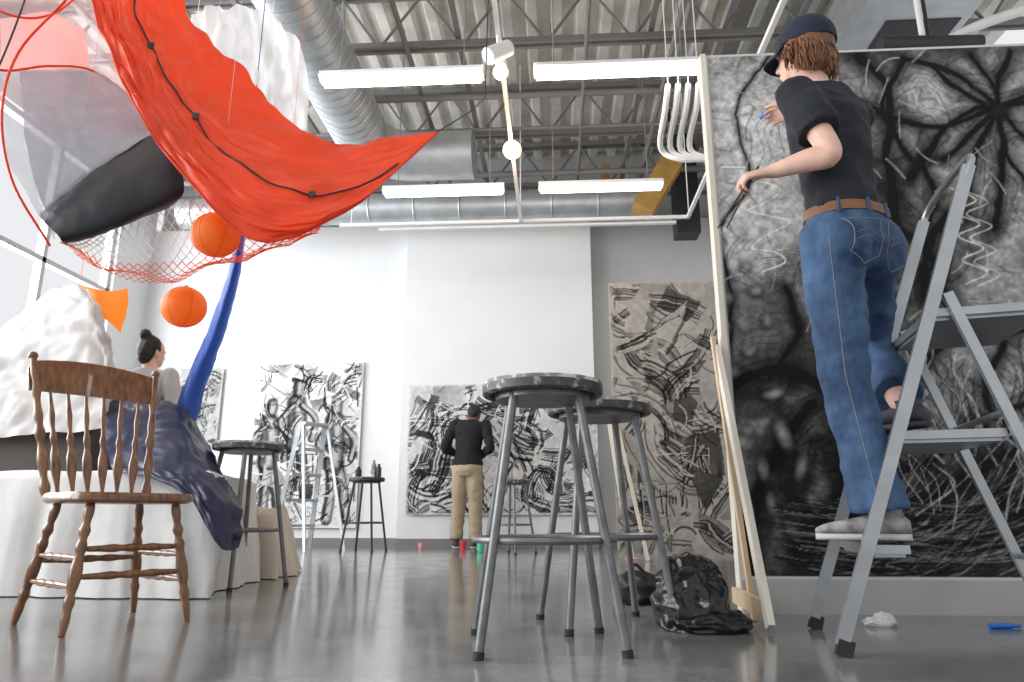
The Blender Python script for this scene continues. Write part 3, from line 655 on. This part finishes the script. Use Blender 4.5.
for i in range(18):
    for j in range(55):
        mi_=1 if (i<9 and j<34) else 0
        if (i+j)%2==0: b.rod(g[i][j],g[i+1][j+1],.0022,seg=4,mi=mi_)
        else: b.rod(g[i][j+1],g[i+1][j],.0022,seg=4,mi=mi_)
for j in(2,50): b.rod(g[0][j],V((g[0][j].x,g[0][j].y,5.6)),.001,seg=4)
b.make('orange_mesh_net',['orange','whitenet'])
rows=[[P(188,25,3.8),P(215,8,3.7),P(260,12,3.8),P(300,40,3.9)],[P(195,70,3.8),P(230,60,3.65),P(265,70,3.8),P(308,90,3.9)],[P(215,120,3.9),P(240,112,3.7),P(275,128,3.8),P(306,132,3.9)]]
g=patch(rows,50,60,.06,5,2,(2,2,.5));b=MB();b.grid(g)
for j in(10,45): b.rod(g[0][j],V((g[0][j].x,g[0][j].y,5.6)),.002,seg=5)
b.make('white_tulle_cloth',['tulle'],ang=80,fixn=False)
for px,py,Z,r in((216,235,3.0,.108),(184,307,3.3,.106)):
    p=P(px,py,Z);b=MB();b.ell(p,(r,r,r*.95),0,seg=36,rings=24)
    for k in range(3):
        a=k*math.pi/3+.3;ax=V((math.cos(a),math.sin(a),0));b.tube([p+(ax*math.cos(t)+V((0,0,.95))*math.sin(t))*r*1.0 for t in np.linspace(0,2*math.pi,41)[:-1]],.0012,1,5,closed=True)
    b.ell(p+V((0,0,r*.95)),.012,0);b.rod(p+V((0,0,r*.9)),V((p.x,p.y,5.6)),.0008,mi=2,seg=5)
    b.make('beach_ball',['ball','ballseam','whitenet'])
top=P(243,222,3.7)
rows=[[P(239,222,3.7),P(241,224,3.67),P(244,226,3.7),P(247,222,3.75)],[P(229,270,3.95),P(233,272,3.92),P(238,272,3.95),P(241,268,4.0)],[P(208,330,4.2),P(214,334,4.15),P(221,334,4.2),P(226,328,4.25)],[P(186,380,4.4),P(193,384,4.34),P(201,388,4.4),P(208,380,4.45)],[P(175,412,4.5),P(182,418,4.44),P(190,426,4.5),P(196,420,4.55)]]
g=patch(rows,60,24,.006,5,3,(2,2,.4));b=MB();b.grid(g);b.rod(top,V((top.x,top.y,5.6)),.003,seg=6);b.make('blue_hanging_fabric',['blue'],ang=80,fixn=False)
rows=[[P(78,284,4.9),P(92,288,4.85),P(108,292,4.9),P(128,289,4.95)],[P(84,292,4.9),P(96,300,4.85),P(112,308,4.9),P(128,305,4.95)],[P(92,300,4.9),P(102,315,4.87),P(115,328,4.9),P(120,333,4.95)]]
g=patch(rows,20,24,.02,5,3);b=MB();b.grid(g);b.rod(g[0][1],V((g[0][1].x,g[0][1].y,5.6)),.002,seg=5);b.make('orange_hanging_cloth',['orange'],ang=80,fixn=False)
# ---------------- step ladder (foreground) -----------------
b=MB();N0,N1=SW(.92,2.10,0),SW(1.397,1.95,1.42);F0,F1=SW(1.05,2.60,0),SW(1.50,2.37,1.42)
cd=(SW(.95,-.3)).normalized();wd=(F0-N0).normalized()
b.beam(N0+V((0,0,.03)),N1,.022,.036,wd,0);b.beam(F0+V((0,0,.03)),F1,.022,.036,wd,0)
b.tube(cr([N1-(N1-N0)*.03,N1+V((.012,0,.025)),N1.lerp(F1,.2)+V((.02,0,.05)),N1.lerp(F1,.8)+V((.02,0,.05)),F1+V((.012,0,.025)),F1-(F1-F0)*.03],30),.012,0,10)
for a in(N0,F0): b.beam(a,a+V((.015,0,.045)),.028,.044,wd,1)
for z,d in((.30,.10),(.62,.27),(.98,.32)):
    a=N0.lerp(N1,z/1.42);c=F0.lerp(F1,z/1.42);m=(a+c)/2+cd*(d/2)
    w=(c-a).length;Rm=Matrix((cd,(c-a).normalized(),V((0,0,1)))).transposed()
    b.box(m-V((0,0,.012)),(d,w-.02,.024),0,Rm);b.box(m-V((0,0,.028)),(d-.02,w-.05,.012),0,Rm)
    for k in range(int(d/.02)): b.box(m+cd*(-d/2+.015+k*.02)+V((0,0,.001)),(.006,w-.05,.004),2,Rm)
ra=N0.lerp(N1,.72)+cd*.03;rb=SW(1.55,1.87,0);rc=F0.lerp(F1,.72)+cd*.03;rd=SW(1.72,2.36,0)
b.beam(ra,rb,.02,.028,wd,0);b.beam(rc,rd,.02,.028,wd,0)
for t in(.35,.75): b.rod(ra.lerp(rb,t),rc.lerp(rd,t),.010)
for a in(rb,rd): b.beam(a,a+V((0,0,.05)),.034,.04,wd,1)
b.make('step_ladder',['alu','rubber','dark'],False)
def aladder(c,ang,h):
    b=MB();T=Matrix.Translation(c)@Matrix.Rotation(ang,4,'Z')
    for s in(-1,1):
        b.beam(T@V((-.32,.25*s,0)),T@V((0,.16*s,h)),.03,.05,(0,1,0),0);b.beam(T@V((.42,.25*s,0)),T@V((.04,.16*s,h)),.025,.03,(0,1,0),0)
    n=5
    for k in range(1,n+1):
        z=h*k/(n+.0);w=.25-.09*z/h;x=-.32*(1-z/h);p=T@V((x+.03,0,z-.02));b.box(p,(.14 if k==n else .09,2*w,.03),0,T.to_3x3())
    b.beam(T@V((-.18,.2,h*.42)),T@V((.22,.2,h*.42)),.015,.02,(0,1,0),0)
    b.make('step_ladder',['alu'],False)
aladder(SW(-2.36,8.3),math.radians(-40),1.45)
# ---------------- bags and small things -----------------
def bag(c,r,seed,m='plasticb'):
    b=MB();b.ell(V((0,0,0)),1,seg=80,rings=50);vs=[]
    for v in b.v:
        q=V(v);n=(1-2*abs(noise.noise(q*1.3+V((seed,0,0)))))*.20+(1-2*abs(noise.noise(q*2.6+V((seed,3,0)))))*.10
        p=q*(1+n);p=V((p.x*r[0],p.y*r[1],max(p.z,-.62)*r[2]+.62*r[2]));vs.append(tuple(p+c))
    b.v=vs;return b
g0=G(700,634);g0.y+=.12;g0.z=0
b=bag(g0,(.115,.11,.12),2);b2=bag(g0+V((-.0,.02,.10)),(.095,.08,.085),8);b.add(b2.v,b2.f)
b3=bag(g0+V((.035,-.05,0)),(.125,.09,.045),11);b.add(b3.v,b3.f)
b.make('black_plastic_bag',['plasticb'],ang=60)
g1=G(642,606);g1.y+=.1;g1.z=0;b=bag(g1,(.10,.09,.08),5);b.tube(cr([g1+V((-.05,-.03,.12)),g1+V((-.02,-.05,.17)),g1+V((.04,-.03,.12))],12),.007,0,8);b.make('black_backpack',['black'],ang=60)
g2=G(880,626);g2.z=0;b=bag(g2+V((.0,0,0)),(.05,.03,.018),3);b2=bag(g2+V((.02,.01,.01)),(.03,.03,.02),9);b.add(b2.v,b2.f);b.make('crumpled_tissue',['sheet'],ang=50)
g3=G(1005,629);b=MB();b.rod(g3+V((-.05,0,.009)),g3+V((.03,.01,.009)),.009);b.rod(g3+V((.03,.01,.009)),g3+V((.06,.014,.009)),.0065);b.make('blue_marker',['markb'])
for nm,px,py,m,hh,r in(('red_cup',463,550,'cupr',.10,.04),('green_bottle',481,552,'cupg',.17,.045),('pink_cup',421,548,'pink',.06,.04),('pink_cup',632,566,'pink',.06,.05)):
    g=G(px,py);b=MB();b.lathe([(r*.75,0),(r,.02),(r,hh*.8),(r*.5,hh*.92),(r*.5,hh),(0,hh)] if 'bottle' in nm else [(r*.75,0),(r,hh),(r*.92,hh),(r*.7,.01),(0,.01)],Matrix.Translation((g.x,g.y,0)),0,20);b.make(nm,[m])
# ---------------- people -----------------
def hand(b,w,d,n,s,curl=(.5,.6,.5),k=.95,mi=0):
    d=V(d).normalized();n=V(n);n=(n-d*n.dot(d)).normalized();s=V(s);s=(s-d*s.dot(d)-n*s.dot(n)).normalized()
    b.loft([(w-d*.02*k,s*.024*k,n*.019*k),(w+d*.02*k,s*.03*k,n*.018*k),(w+d*.055*k,s*.039*k,n*.015*k),(w+d*.085*k,s*.040*k,n*.013*k),(w+d*.095*k,s*.034*k,n*.008*k)],mi,20)
    for i in range(4):
        p=w+d*(.083-(.006 if i in(0,3) else 0))*k+s*(.030-.0205*i)*k;L=(.070,.080,.074,.058)[i]*k;a=0;pts=[p];dd=d+s*(.12-.08*i)
        rot=V(dd).normalized()
        for j,(fr,c) in enumerate(zip((.45,.3,.25),curl)):
            a+=c;q=rot*math.cos(a)+n*math.sin(a);p=p+q*L*fr;pts.append(p)
        r=.0088*k;b.tube(cr(pts,10),[r,r,r,r*.98,r*.95,r*.92,r*.9,r*.86,r*.8,r*.6],mi,10);b.ell(pts[-1],r*.62,mi,seg=8,rings=6)
    p=w+d*.022*k+s*.022*k;q1=p+(d*.6+s*.75+n*.35).normalized()*.045*k;q2=q1+(d*.85+s*.25+n*.5).normalized()*.034*k;q3=q2+(d*.9+n*.5).normalized()*.026*k
    b.tube(cr([p,q1,q2,q3],10),[.014*k]*3+[.0115*k]*4+[.0095*k,.0085*k,.006*k],mi,10)
def head(b,c,f,up,k=1):
    f=V(f).normalized();up=V(up);up=(up-f*up.dot(f)).normalized();r=f.cross(up)
    S=[(0,.060,.022,.020),(.012,.050,.042,.036),(.035,.033,.066,.050),(.065,.016,.086,.062),(.10,.008,.094,.070),(.135,0,.099,.075),(.17,-.005,.096,.074),(.20,-.01,.078,.060),(.222,-.012,.045,.036),(.23,-.012,.015,.012)]
    b.loft([(c+(up*z+f*o)*k,r*w*k,f*d*k) for z,o,d,w in S],0,28)
    b.loft([(c+(f*.095+up*.118)*k,r*.006*k,f*.006*k),(c+(f*.110+up*.09)*k,r*.010*k,f*.012*k),(c+(f*.113+up*.073)*k,r*.016*k,f*.014*k),(c+(f*.098+up*.066)*k,r*.010*k,f*.008*k)],0,12)
    b.ell(c+(f*.094+up*.045)*k,(.016*k,.016*k,.008*k),0)
    for s in(-1,1):
        b.ell(c+(r*.076*s+up*.09-f*.012)*k,(.012*k,.018*k,.031*k),0,seg=12,rings=8);b.ell(c+(r*.03*s+f*.088+up*.122)*k,(.02*k,.02*k,.008*k),0,seg=10,rings=6)
    return f,up,r
def tubeseg(b,pts,rad,n=24,seg=18):
    pp=cr(pts,n);rr=cr1(rad,n);b.tube(pp,rr,0,seg);b.ell(pp[0],rr[0],0,seg=16,rings=10);b.ell(pp[-1],rr[-1],0,seg=16,rings=10)
def person(name,J,f,hf,hup,cfg):
    k=cfg.get('k',1);f=V(f).normalized();J={a:V(c) for a,c in J.items()};Z=V((0,0,1));sl=cfg.get('slim',1)
    hm=(J['hL']+J['hR'])/2;sm=(J['sL']+J['sR'])/2;rh=(J['hR']-J['hL']).normalized();rs=(J['sR']-J['sL']).normalized();fh=Z.cross(rh)*1.0
    if fh.dot(f)<0: fh=-fh
    fs_=Z.cross(rs); fs_=-fs_ if fs_.dot(f)<0 else fs_
    sw=(J['sR']-J['sL']).length/2
    def sec(t,a,d,off=0):
        if t>.15: a*=sl;d*=(1+sl)/2
        c=hm.lerp(sm,t);r=rh.lerp(rs,max(0,min(1,t)));ff=fh.lerp(fs_,max(0,min(1,t)));return (c+ff*off,r*a*k,ff*d*k)
    def torso(s,lo=-.16,hi=True,w=0):
        L=[(-.16,.125,.085,-.005),(-.04,.165,.112,-.015),(.08,.165,.113,-.015),(.22,.150,.102,-.005),(.38,.132,.092,0),(.55,.140,.100,0),(.72,.155,.110,.005),(.86,.168,.108,.0)]
        L=[sec(t,a*s+w,d*s+w,o) for t,a,d,o in L if t>=lo]
        if hi: L+=[(sm+Z*.0,rs*(sw+.012)*s,fs_*.078*s*k),(sm+Z*.035*k,rs*(sw*.72)*s,fs_*.066*s*k),(sm+Z*.062*k,rs*(.075)*s*k,fs_*.058*s*k)]
        return L
    core=MB();core.loft(torso(.9),0,28)
    nk=J['neck'];hd=J['head'];core.loft([(sm+Z*.02,rs*.07*k,fs_*.055*k),(nk,rs*.055*k,fs_*.053*k),(hd+V(hf).normalized()*-.005+V(hup)*.02,rs*.052*k,fs_*.055*k),(hd+V(hup)*.07,rs*.045*k,fs_*.05*k)],0,20)
    F_,U_,R_=head(core,hd,hf,hup,cfg.get('hk',1)*k)
    for s in'LR':
        tubeseg(core,[J['s'+s],J['s'+s].lerp(J['e'+s],.5),J['e'+s],J['e'+s].lerp(J['w'+s],.35),J['w'+s]],[.046*k,.041*k,.035*k,.037*k,.023*k])
        tubeseg(core,[J['h'+s],J['h'+s].lerp(J['k'+s],.5),J['k'+s],J['k'+s].lerp(J['a'+s],.35),J['a'+s]],[.080*k,.070*k,.05*k,.052*k,.034*k])
        hd_=cfg['hand'+s];hand(core,J['w'+s],*hd_)
    vox=cfg.get('vox',.008);out=MB()
    vs,fs=remesh(core,vox*.7,3);out.add(vs,fs,0)
    pb=MB();pb.loft(torso(1.0,-.2,False,.006)[:cfg.get('wl',4)],0,28)
    pr=cfg.get('pr',[.095,.088,.070,.066,.064])
    for s in'LR': 
        h0=J['h'+s];kn=J['k'+s];an=J['a'+s]
        end=kn.lerp(an,cfg.get('hem'+s,.96))
        pb.tube(cr([h0+Z*.02,h0.lerp(kn,.45),kn,kn.lerp(an,.45),end],26),[q*k for q in cr1(pr,26)],0,20);pb.ell(h0,(pr[0]*k,)*3,0)
        for dz in cfg.get('seat',[]): pb.ell(h0-fh*.040+Z*-.01,(.088*k,.088*k,.10*k),0)
    pv,pf=remesh(pb,vox,5,cfg.get('pd',.006),8,1,(1,1,1.8));out.add(pv,pf,1)
    sb=MB();sb.loft(torso(1.05,cfg.get('hemt',.22),True,.010),0,28)
    for s in'LR':
        S_,E_,W_=J['s'+s],J['e'+s],J['w'+s]
        if cfg.get('short'): e2=S_.lerp(E_,.66);sb.tube(cr([S_,S_.lerp(e2,.5),e2],14),cr1([.060*k,.066*k,.070*k],14),0,18);sb.ell(S_,(.060*k,)*3,0)
        else: tubeseg(sb,[S_,S_.lerp(E_,.5),E_,E_.lerp(W_,.4),E_.lerp(W_,.93)],[.062*k,.06*k,.052*k,.05*k,.036*k])
    sv,sf=remesh(sb,vox,4,.009,9,2,(1,1,1.4));out.add(sv,sf,2)
    return out,dict(hm=hm,sm=sm,F=F_,U=U_,R=R_,rh=rh,fh=fh,pants=(pv,pf),head=hd,torso=torso)
def shoe(b,an,d,mu,ms,k=1,tilt=0):
    d=V(d).normalized();Z=V((0,0,1));r=d.cross(Z).normalized();z0=an.z-.075*k;c=V((an.x,an.y,z0))
    U=r.cross(d)*-1; U=U if U.z>0 else -U
    L=[(-.075,.022,.02),(-.06,.033,.028),(-.02,.036,.034),(.03,.038,.030),(.08,.044,.023),(.13,.046,.019),(.165,.036,.014),(.182,.014,.009)]
    b.loft([(c+d*x*k+U*(.016+h_)*k*1.0,r*w*k,U*h_*k) for x,w,h_ in L],mu,20)
    b.loft([(c+d*x*k+U*.010*k,r*(w+.003)*k,U*.010*k) for x,w,h_ in L],ms,20,pw=4)
    b.loft([(c+U*.045*k-d*.02*k,r*.036*k,d*.048*k),(c+U*.09*k-d*.015*k,r*.036*k,d*.042*k)],mu,16)
    for q in(.045,.062,.079): b.tube([c+(d*q+r*.036+U*.045)*k,c+(d*q+U*(.062-(q-.045)*.35))*k,c+(d*q-r*.036+U*.045)*k],.0035*k,ms,6)
J=dict(sL=(.81,2.09,1.725),sR=(1.06,2.25,1.735),eL=(.865,2.02,1.47),wL=(.71,2.10,1.455),eR=(1.10,2.48,1.88),wR=(1.02,2.70,2.03),
 neck=(.90,2.17,1.80),head=(.885,2.18,1.845),hL=(.88,2.145,1.22),hR=(1.03,2.24,1.22),kL=(.905,2.20,.79),aL=(.955,2.19,.385),kR=(1.165,2.576,.99),aR=(1.11,2.29,.72))
hf=V((-.66,.72,.05));hup=V((-.02,.0,1))
HK=.90
cfg=dict(k=1,hk=HK,slim=.80,vox=.008,short=True,hemt=.2,wl=4,pd=.008,pr=[.092,.086,.072,.070,.080],seat=[1],hemL=.97,hemR=.85,
 handL=(V((-1,.25,-.05)),V((.1,.6,-1)),V((-.3,.2,1)),(.7,.9,.7)),handR=(V((-.4,.8,.45)),V((-.7,.2,-.4)),V((0,0,1)),(.5,.7,.5)))
out,I=person('artist',J,(-.51,.86,0),hf,hup,cfg)
aL=V(J['aL']);aR=V(J['aR']);shoe(out,aL,(-.85,.45,0),3,4);shoe(out,aR,(-.5,.85,0),5,5)
hb=MB();hd=I['head'];Fv,Uv,Rv=I['F'],I['U'],I['R']
hb.ell(hd+(Uv*.12-Fv*.018)*HK,(.092*HK,.092*HK,.105*HK),0)
hb.ell(hd+(Uv*.05-Fv*.035)*HK,(.072,.072,.06),0)
vs,fs=remesh(hb,.006,2,.006,22,3,(1,1,.4));out.add(vs,fs,6)
rr=random.Random(3)
for k in range(300):
    a=rr.uniform(-2.0,2.0);d=(-Fv*math.cos(a)+Rv*math.sin(a)).normalized();side=Uv.cross(d)
    r0=.086+rr.uniform(-.006,.004);L=rr.uniform(.08,.15)*(1 if abs(a)<1.5 else .8);flare=rr.uniform(-.005,.028);ph=rr.random()*6.3;wa=rr.uniform(.002,.007)
    pts=[]
    for i in range(12):
        t=i/11;pts.append(hd+(d*(r0+flare*math.sin(t*2.4))+Uv*(.125-L*t))*HK+side*(wa*math.sin(ph+t*rr.uniform(8,9.5)))+d*(wa*math.cos(ph+t*8)))
    out.tube(pts,[.0042*(1-.55*(i/11)) for i in range(12)],6,5)
cc=hd+(Uv*.140-Fv*.005)*HK
out.loft([(cc+Uv*(.112*math.sin(t))*HK,(Rv*.097*math.cos(t)+Rv*.001)*HK,(Fv*.113*math.cos(t)+Fv*.001)*HK) for t in np.linspace(-.12,1.5,14)],7,32);out.ell(cc+Uv*.113*HK,.008,7)
g=[]
for i in range(9):
    row=[]
    for j in range(17):
        a=-1.15+2.3*j/16;q=i/8;base=-Uv*.012+Rv*.095*math.sin(a)+Fv*.110*math.cos(a)
        ext=Fv*(.060*q*(math.cos(a)**.5))-Uv*(.022*q+.018*abs(math.sin(a))*q);row.append(cc+(base+ext)*HK)
    g.append(row)
out.grid(g,7);out.grid([[p-Uv*.004 for p in r_] for r_ in g],7)
bv=BVHTree.FromPolygons(I['pants'][0],I['pants'][1]);hm=I['hm'];rh=I['rh'];fh=I['fh']
def ring(z,off,n=64):
    r_=[]
    c=V((hm.x,hm.y,z))
    for i in range(n):
        a=2*math.pi*i/n;d=(rh*math.cos(a)+fh*math.sin(a)).normalized();h=bv.ray_cast(c+d*.5,-d)
        r_.append((h[0] if h[0] else c+d*.13)+d*off)
    return r_
zb=hm.z+.100
rm=ring(zb,.0);rgs=[[p+V((0,0,dz))+(p-V((hm.x,hm.y,p.z))).normalized()*o for p in rm] for dz,o in((-.016,.004),(-.016,.010),(.016,.008),(.016,.002))]
rgs=[r_+[r_[0]] for r_ in rgs];out.grid(rgs+[rgs[0]],8)
for a in(-2.6,-1.9,-1.2,-.6,.1): 
    d=rh*math.cos(a)+fh*math.sin(a);c=V((hm.x,hm.y,zb));h=bv.ray_cast(c+d*.5,-d)
    if h[0]: out.beam(h[0]+d*.012-V((0,0,.026)),h[0]+d*.010+V((0,0,.024)),.012,.004,rh,1)
def surf(p,dirv,off=.003):
    h=bv.ray_cast(p-dirv*.5,dirv);return h[0]-dirv*off if h[0] else p
def pocket(sx):
    o=hm+rh*(.074*sx)-fh*.1+V((0,0,-.01));dirv=fh
    poly=[(-.060,.055),(.060,.06),(.058,-.055),(0,-.085),(-.058,-.055)]
    ring_=[]
    for i in range(5):
        x0,z0=poly[i];x1_,z1=poly[(i+1)%5]
        for q in np.linspace(0,1,8)[:-1]: ring_.append(surf(o+rh*(x0+(x1_-x0)*q)+V((0,0,z0+(z1-z0)*q)),dirv,.001))
    out.tube(ring_,.0014,9,5,closed=True)
    for sg in(-1,1):
        out.tube([surf(o+rh*x+V((0,0,.01*math.cos(x*60)+.01*sg)),dirv,.001) for x in np.linspace(-.050,.050,12)],.0009,9,5)
pocket(-1);pocket(1)
hL=V(J['hL']);kL=V(J['kL']);pts=[]
for q in np.linspace(0.02,1,40):
    c=hL.lerp(kL,q*2) if q<.5 else kL.lerp(aL,(q-.5)*1.85)
    d=(-rh*.75-fh*.55).normalized();h=bv.ray_cast(c+d*.4,-d)
    if h[0]: pts.append(h[0]+d*.0003)
out.tube(pts,.0012,9,5)
w=V(J['wL']);hp=w+V((-.085,.02,-.02))
for a,c in(((-.10,-.02,-.17),(.05,.0,.05)),((-.06,.03,-.15),(.05,.02,.05))): out.rod(hp+V(a),hp+V(c),.0025,.004,12,8)
out.rod(hp+V((.0,-.03,.03)),hp+V((-.07,0,.05)),.005,.005,4,8)
out.rod(V(J['wR'])+V((-.05,.05,.05)),V(J['wR'])+V((-.08,.16,.08)),.008,mi=11)
out.make('artist_on_ladder',['skin','jeans','tee','shoe','sole','dshoe','hair','capm','leather','stitch','pine','markb','brown'],ang=70,fixn=False)
def stand(name,c,f,H,mats,bend=0,arms='front',hairs='short',hfd=None,k=None,wide=1):
    k=k or H/1.75;f=V(f).normalized();r=f.cross(V((0,0,1)));Z=V((0,0,1));c=V(c)
    q=lambda s,ff,z:c+(r*s+f*ff+Z*z)*k
    J=dict(hL=q(-.085,0,.90),hR=q(.085,0,.90),kL=q(-.10,.02,.49),kR=q(.10,.02,.49),aL=q(-.115,-.02,.085),aR=q(.115,-.02,.085),
      sL=q(-.175*wide,.02+bend*.3,1.43),sR=q(.175*wide,.02+bend*.3,1.43),neck=q(0,.04+bend*.45,1.50),head=q(0,.04+bend*.8,1.525-bend*.12))
    J['eL']=q(-.245*wide,-.01,1.15);J['eR']=q(.245*wide,-.01,1.15);J['wL']=q(-.13,.19,1.06);J['wR']=q(.13,.19,1.06)
    hfd=V(hfd) if hfd else (f+Z*-bend*3);up=(Z+f*bend*3)
    cfg=dict(k=k,vox=.012,hemt=.06,wl=4,pr=[.10,.092,.08,.076,.076],hemL=.95,hemR=.95,handL=(f*.7+r*.5-Z*.2,r*.6-f*.2,Z,(.4,.5,.4)),handR=(f*.7-r*.5-Z*.2,-r*.6-f*.2,Z,(.4,.5,.4)))
    out,I=person(name,J,f,hfd,up,cfg)
    for s,a in((-1,'aL'),(1,'aR')): shoe(out,J[a],f+r*.25*s,3,4,k)
    hb=MB();hd=I['head'];Fv,Uv,Rv=I['F'],I['U'],I['R']
    hb.ell(hd+(Uv*.145-Fv*.02)*k,(.086*k,.086*k,.095*k),0);hb.ell(hd+(Uv*.10-Fv*.05)*k,(.068*k,.068*k,.075*k),0)
    if hairs=='bun': hb.ell(hd+(Uv*.235-Fv*.075)*k,.045*k,0);hb.ell(hd+(Uv*.06-Fv*.055)*k,.055*k,0)
    vs,fs=remesh(hb,.009,2,.004,30,3);out.add(vs,fs,5)
    out.make(name,mats,ang=70,fixn=False)
mc=G(466,549)
stand('man_in_black_sweater',(mc.x,mc.y,0),V((.12,1,0)),1.82,['skin2','khaki','sweat','brown','sole','hairb'],bend=.26,wide=1.12)
wc=P(136,440,5.2);stand('woman_in_grey_sweater',(wc.x,wc.y,0),V((.05,1,0)),1.72,['skin','brown','grey','dshoe','sole','hairb'],bend=.02,arms='front',hairs='bun',hfd=(.35,.92,0),wide=1.15)
# ---------------- lighting -----------------
w=bpy.data.worlds.new('World');bpy.context.scene.world=w;w.use_nodes=True
bg=w.node_tree.nodes['Background'];bg.inputs[0].default_value=(.96,.975,1,1);bg.inputs[1].default_value=.88
for k,(a,c) in enumerate(wins):
    l=bpy.data.lights.new('window_light','AREA');l.shape='RECTANGLE';l.size=c-a;l.size_y=3.7;l.energy=350;l.color=(.96,.98,1)
    o=bpy.data.objects.new('window_daylight',l);bpy.context.collection.objects.link(o);o.location=(XL-.35,(a+c)/2,2.85);o.rotation_euler=(math.radians(90),0,math.radians(-90))
cam=bpy.data.cameras.new('camera');cam.sensor_width=36;cam.lens=F/1024*36;cam.clip_start=.05
co=bpy.data.objects.new('camera',cam);bpy.context.collection.objects.link(co);co.location=(0,0,CH)
co.rotation_euler=(math.pi/2+PITCH,0,YAW);bpy.context.scene.camera=co
bpy.context.scene.view_settings.view_transform='Standard'
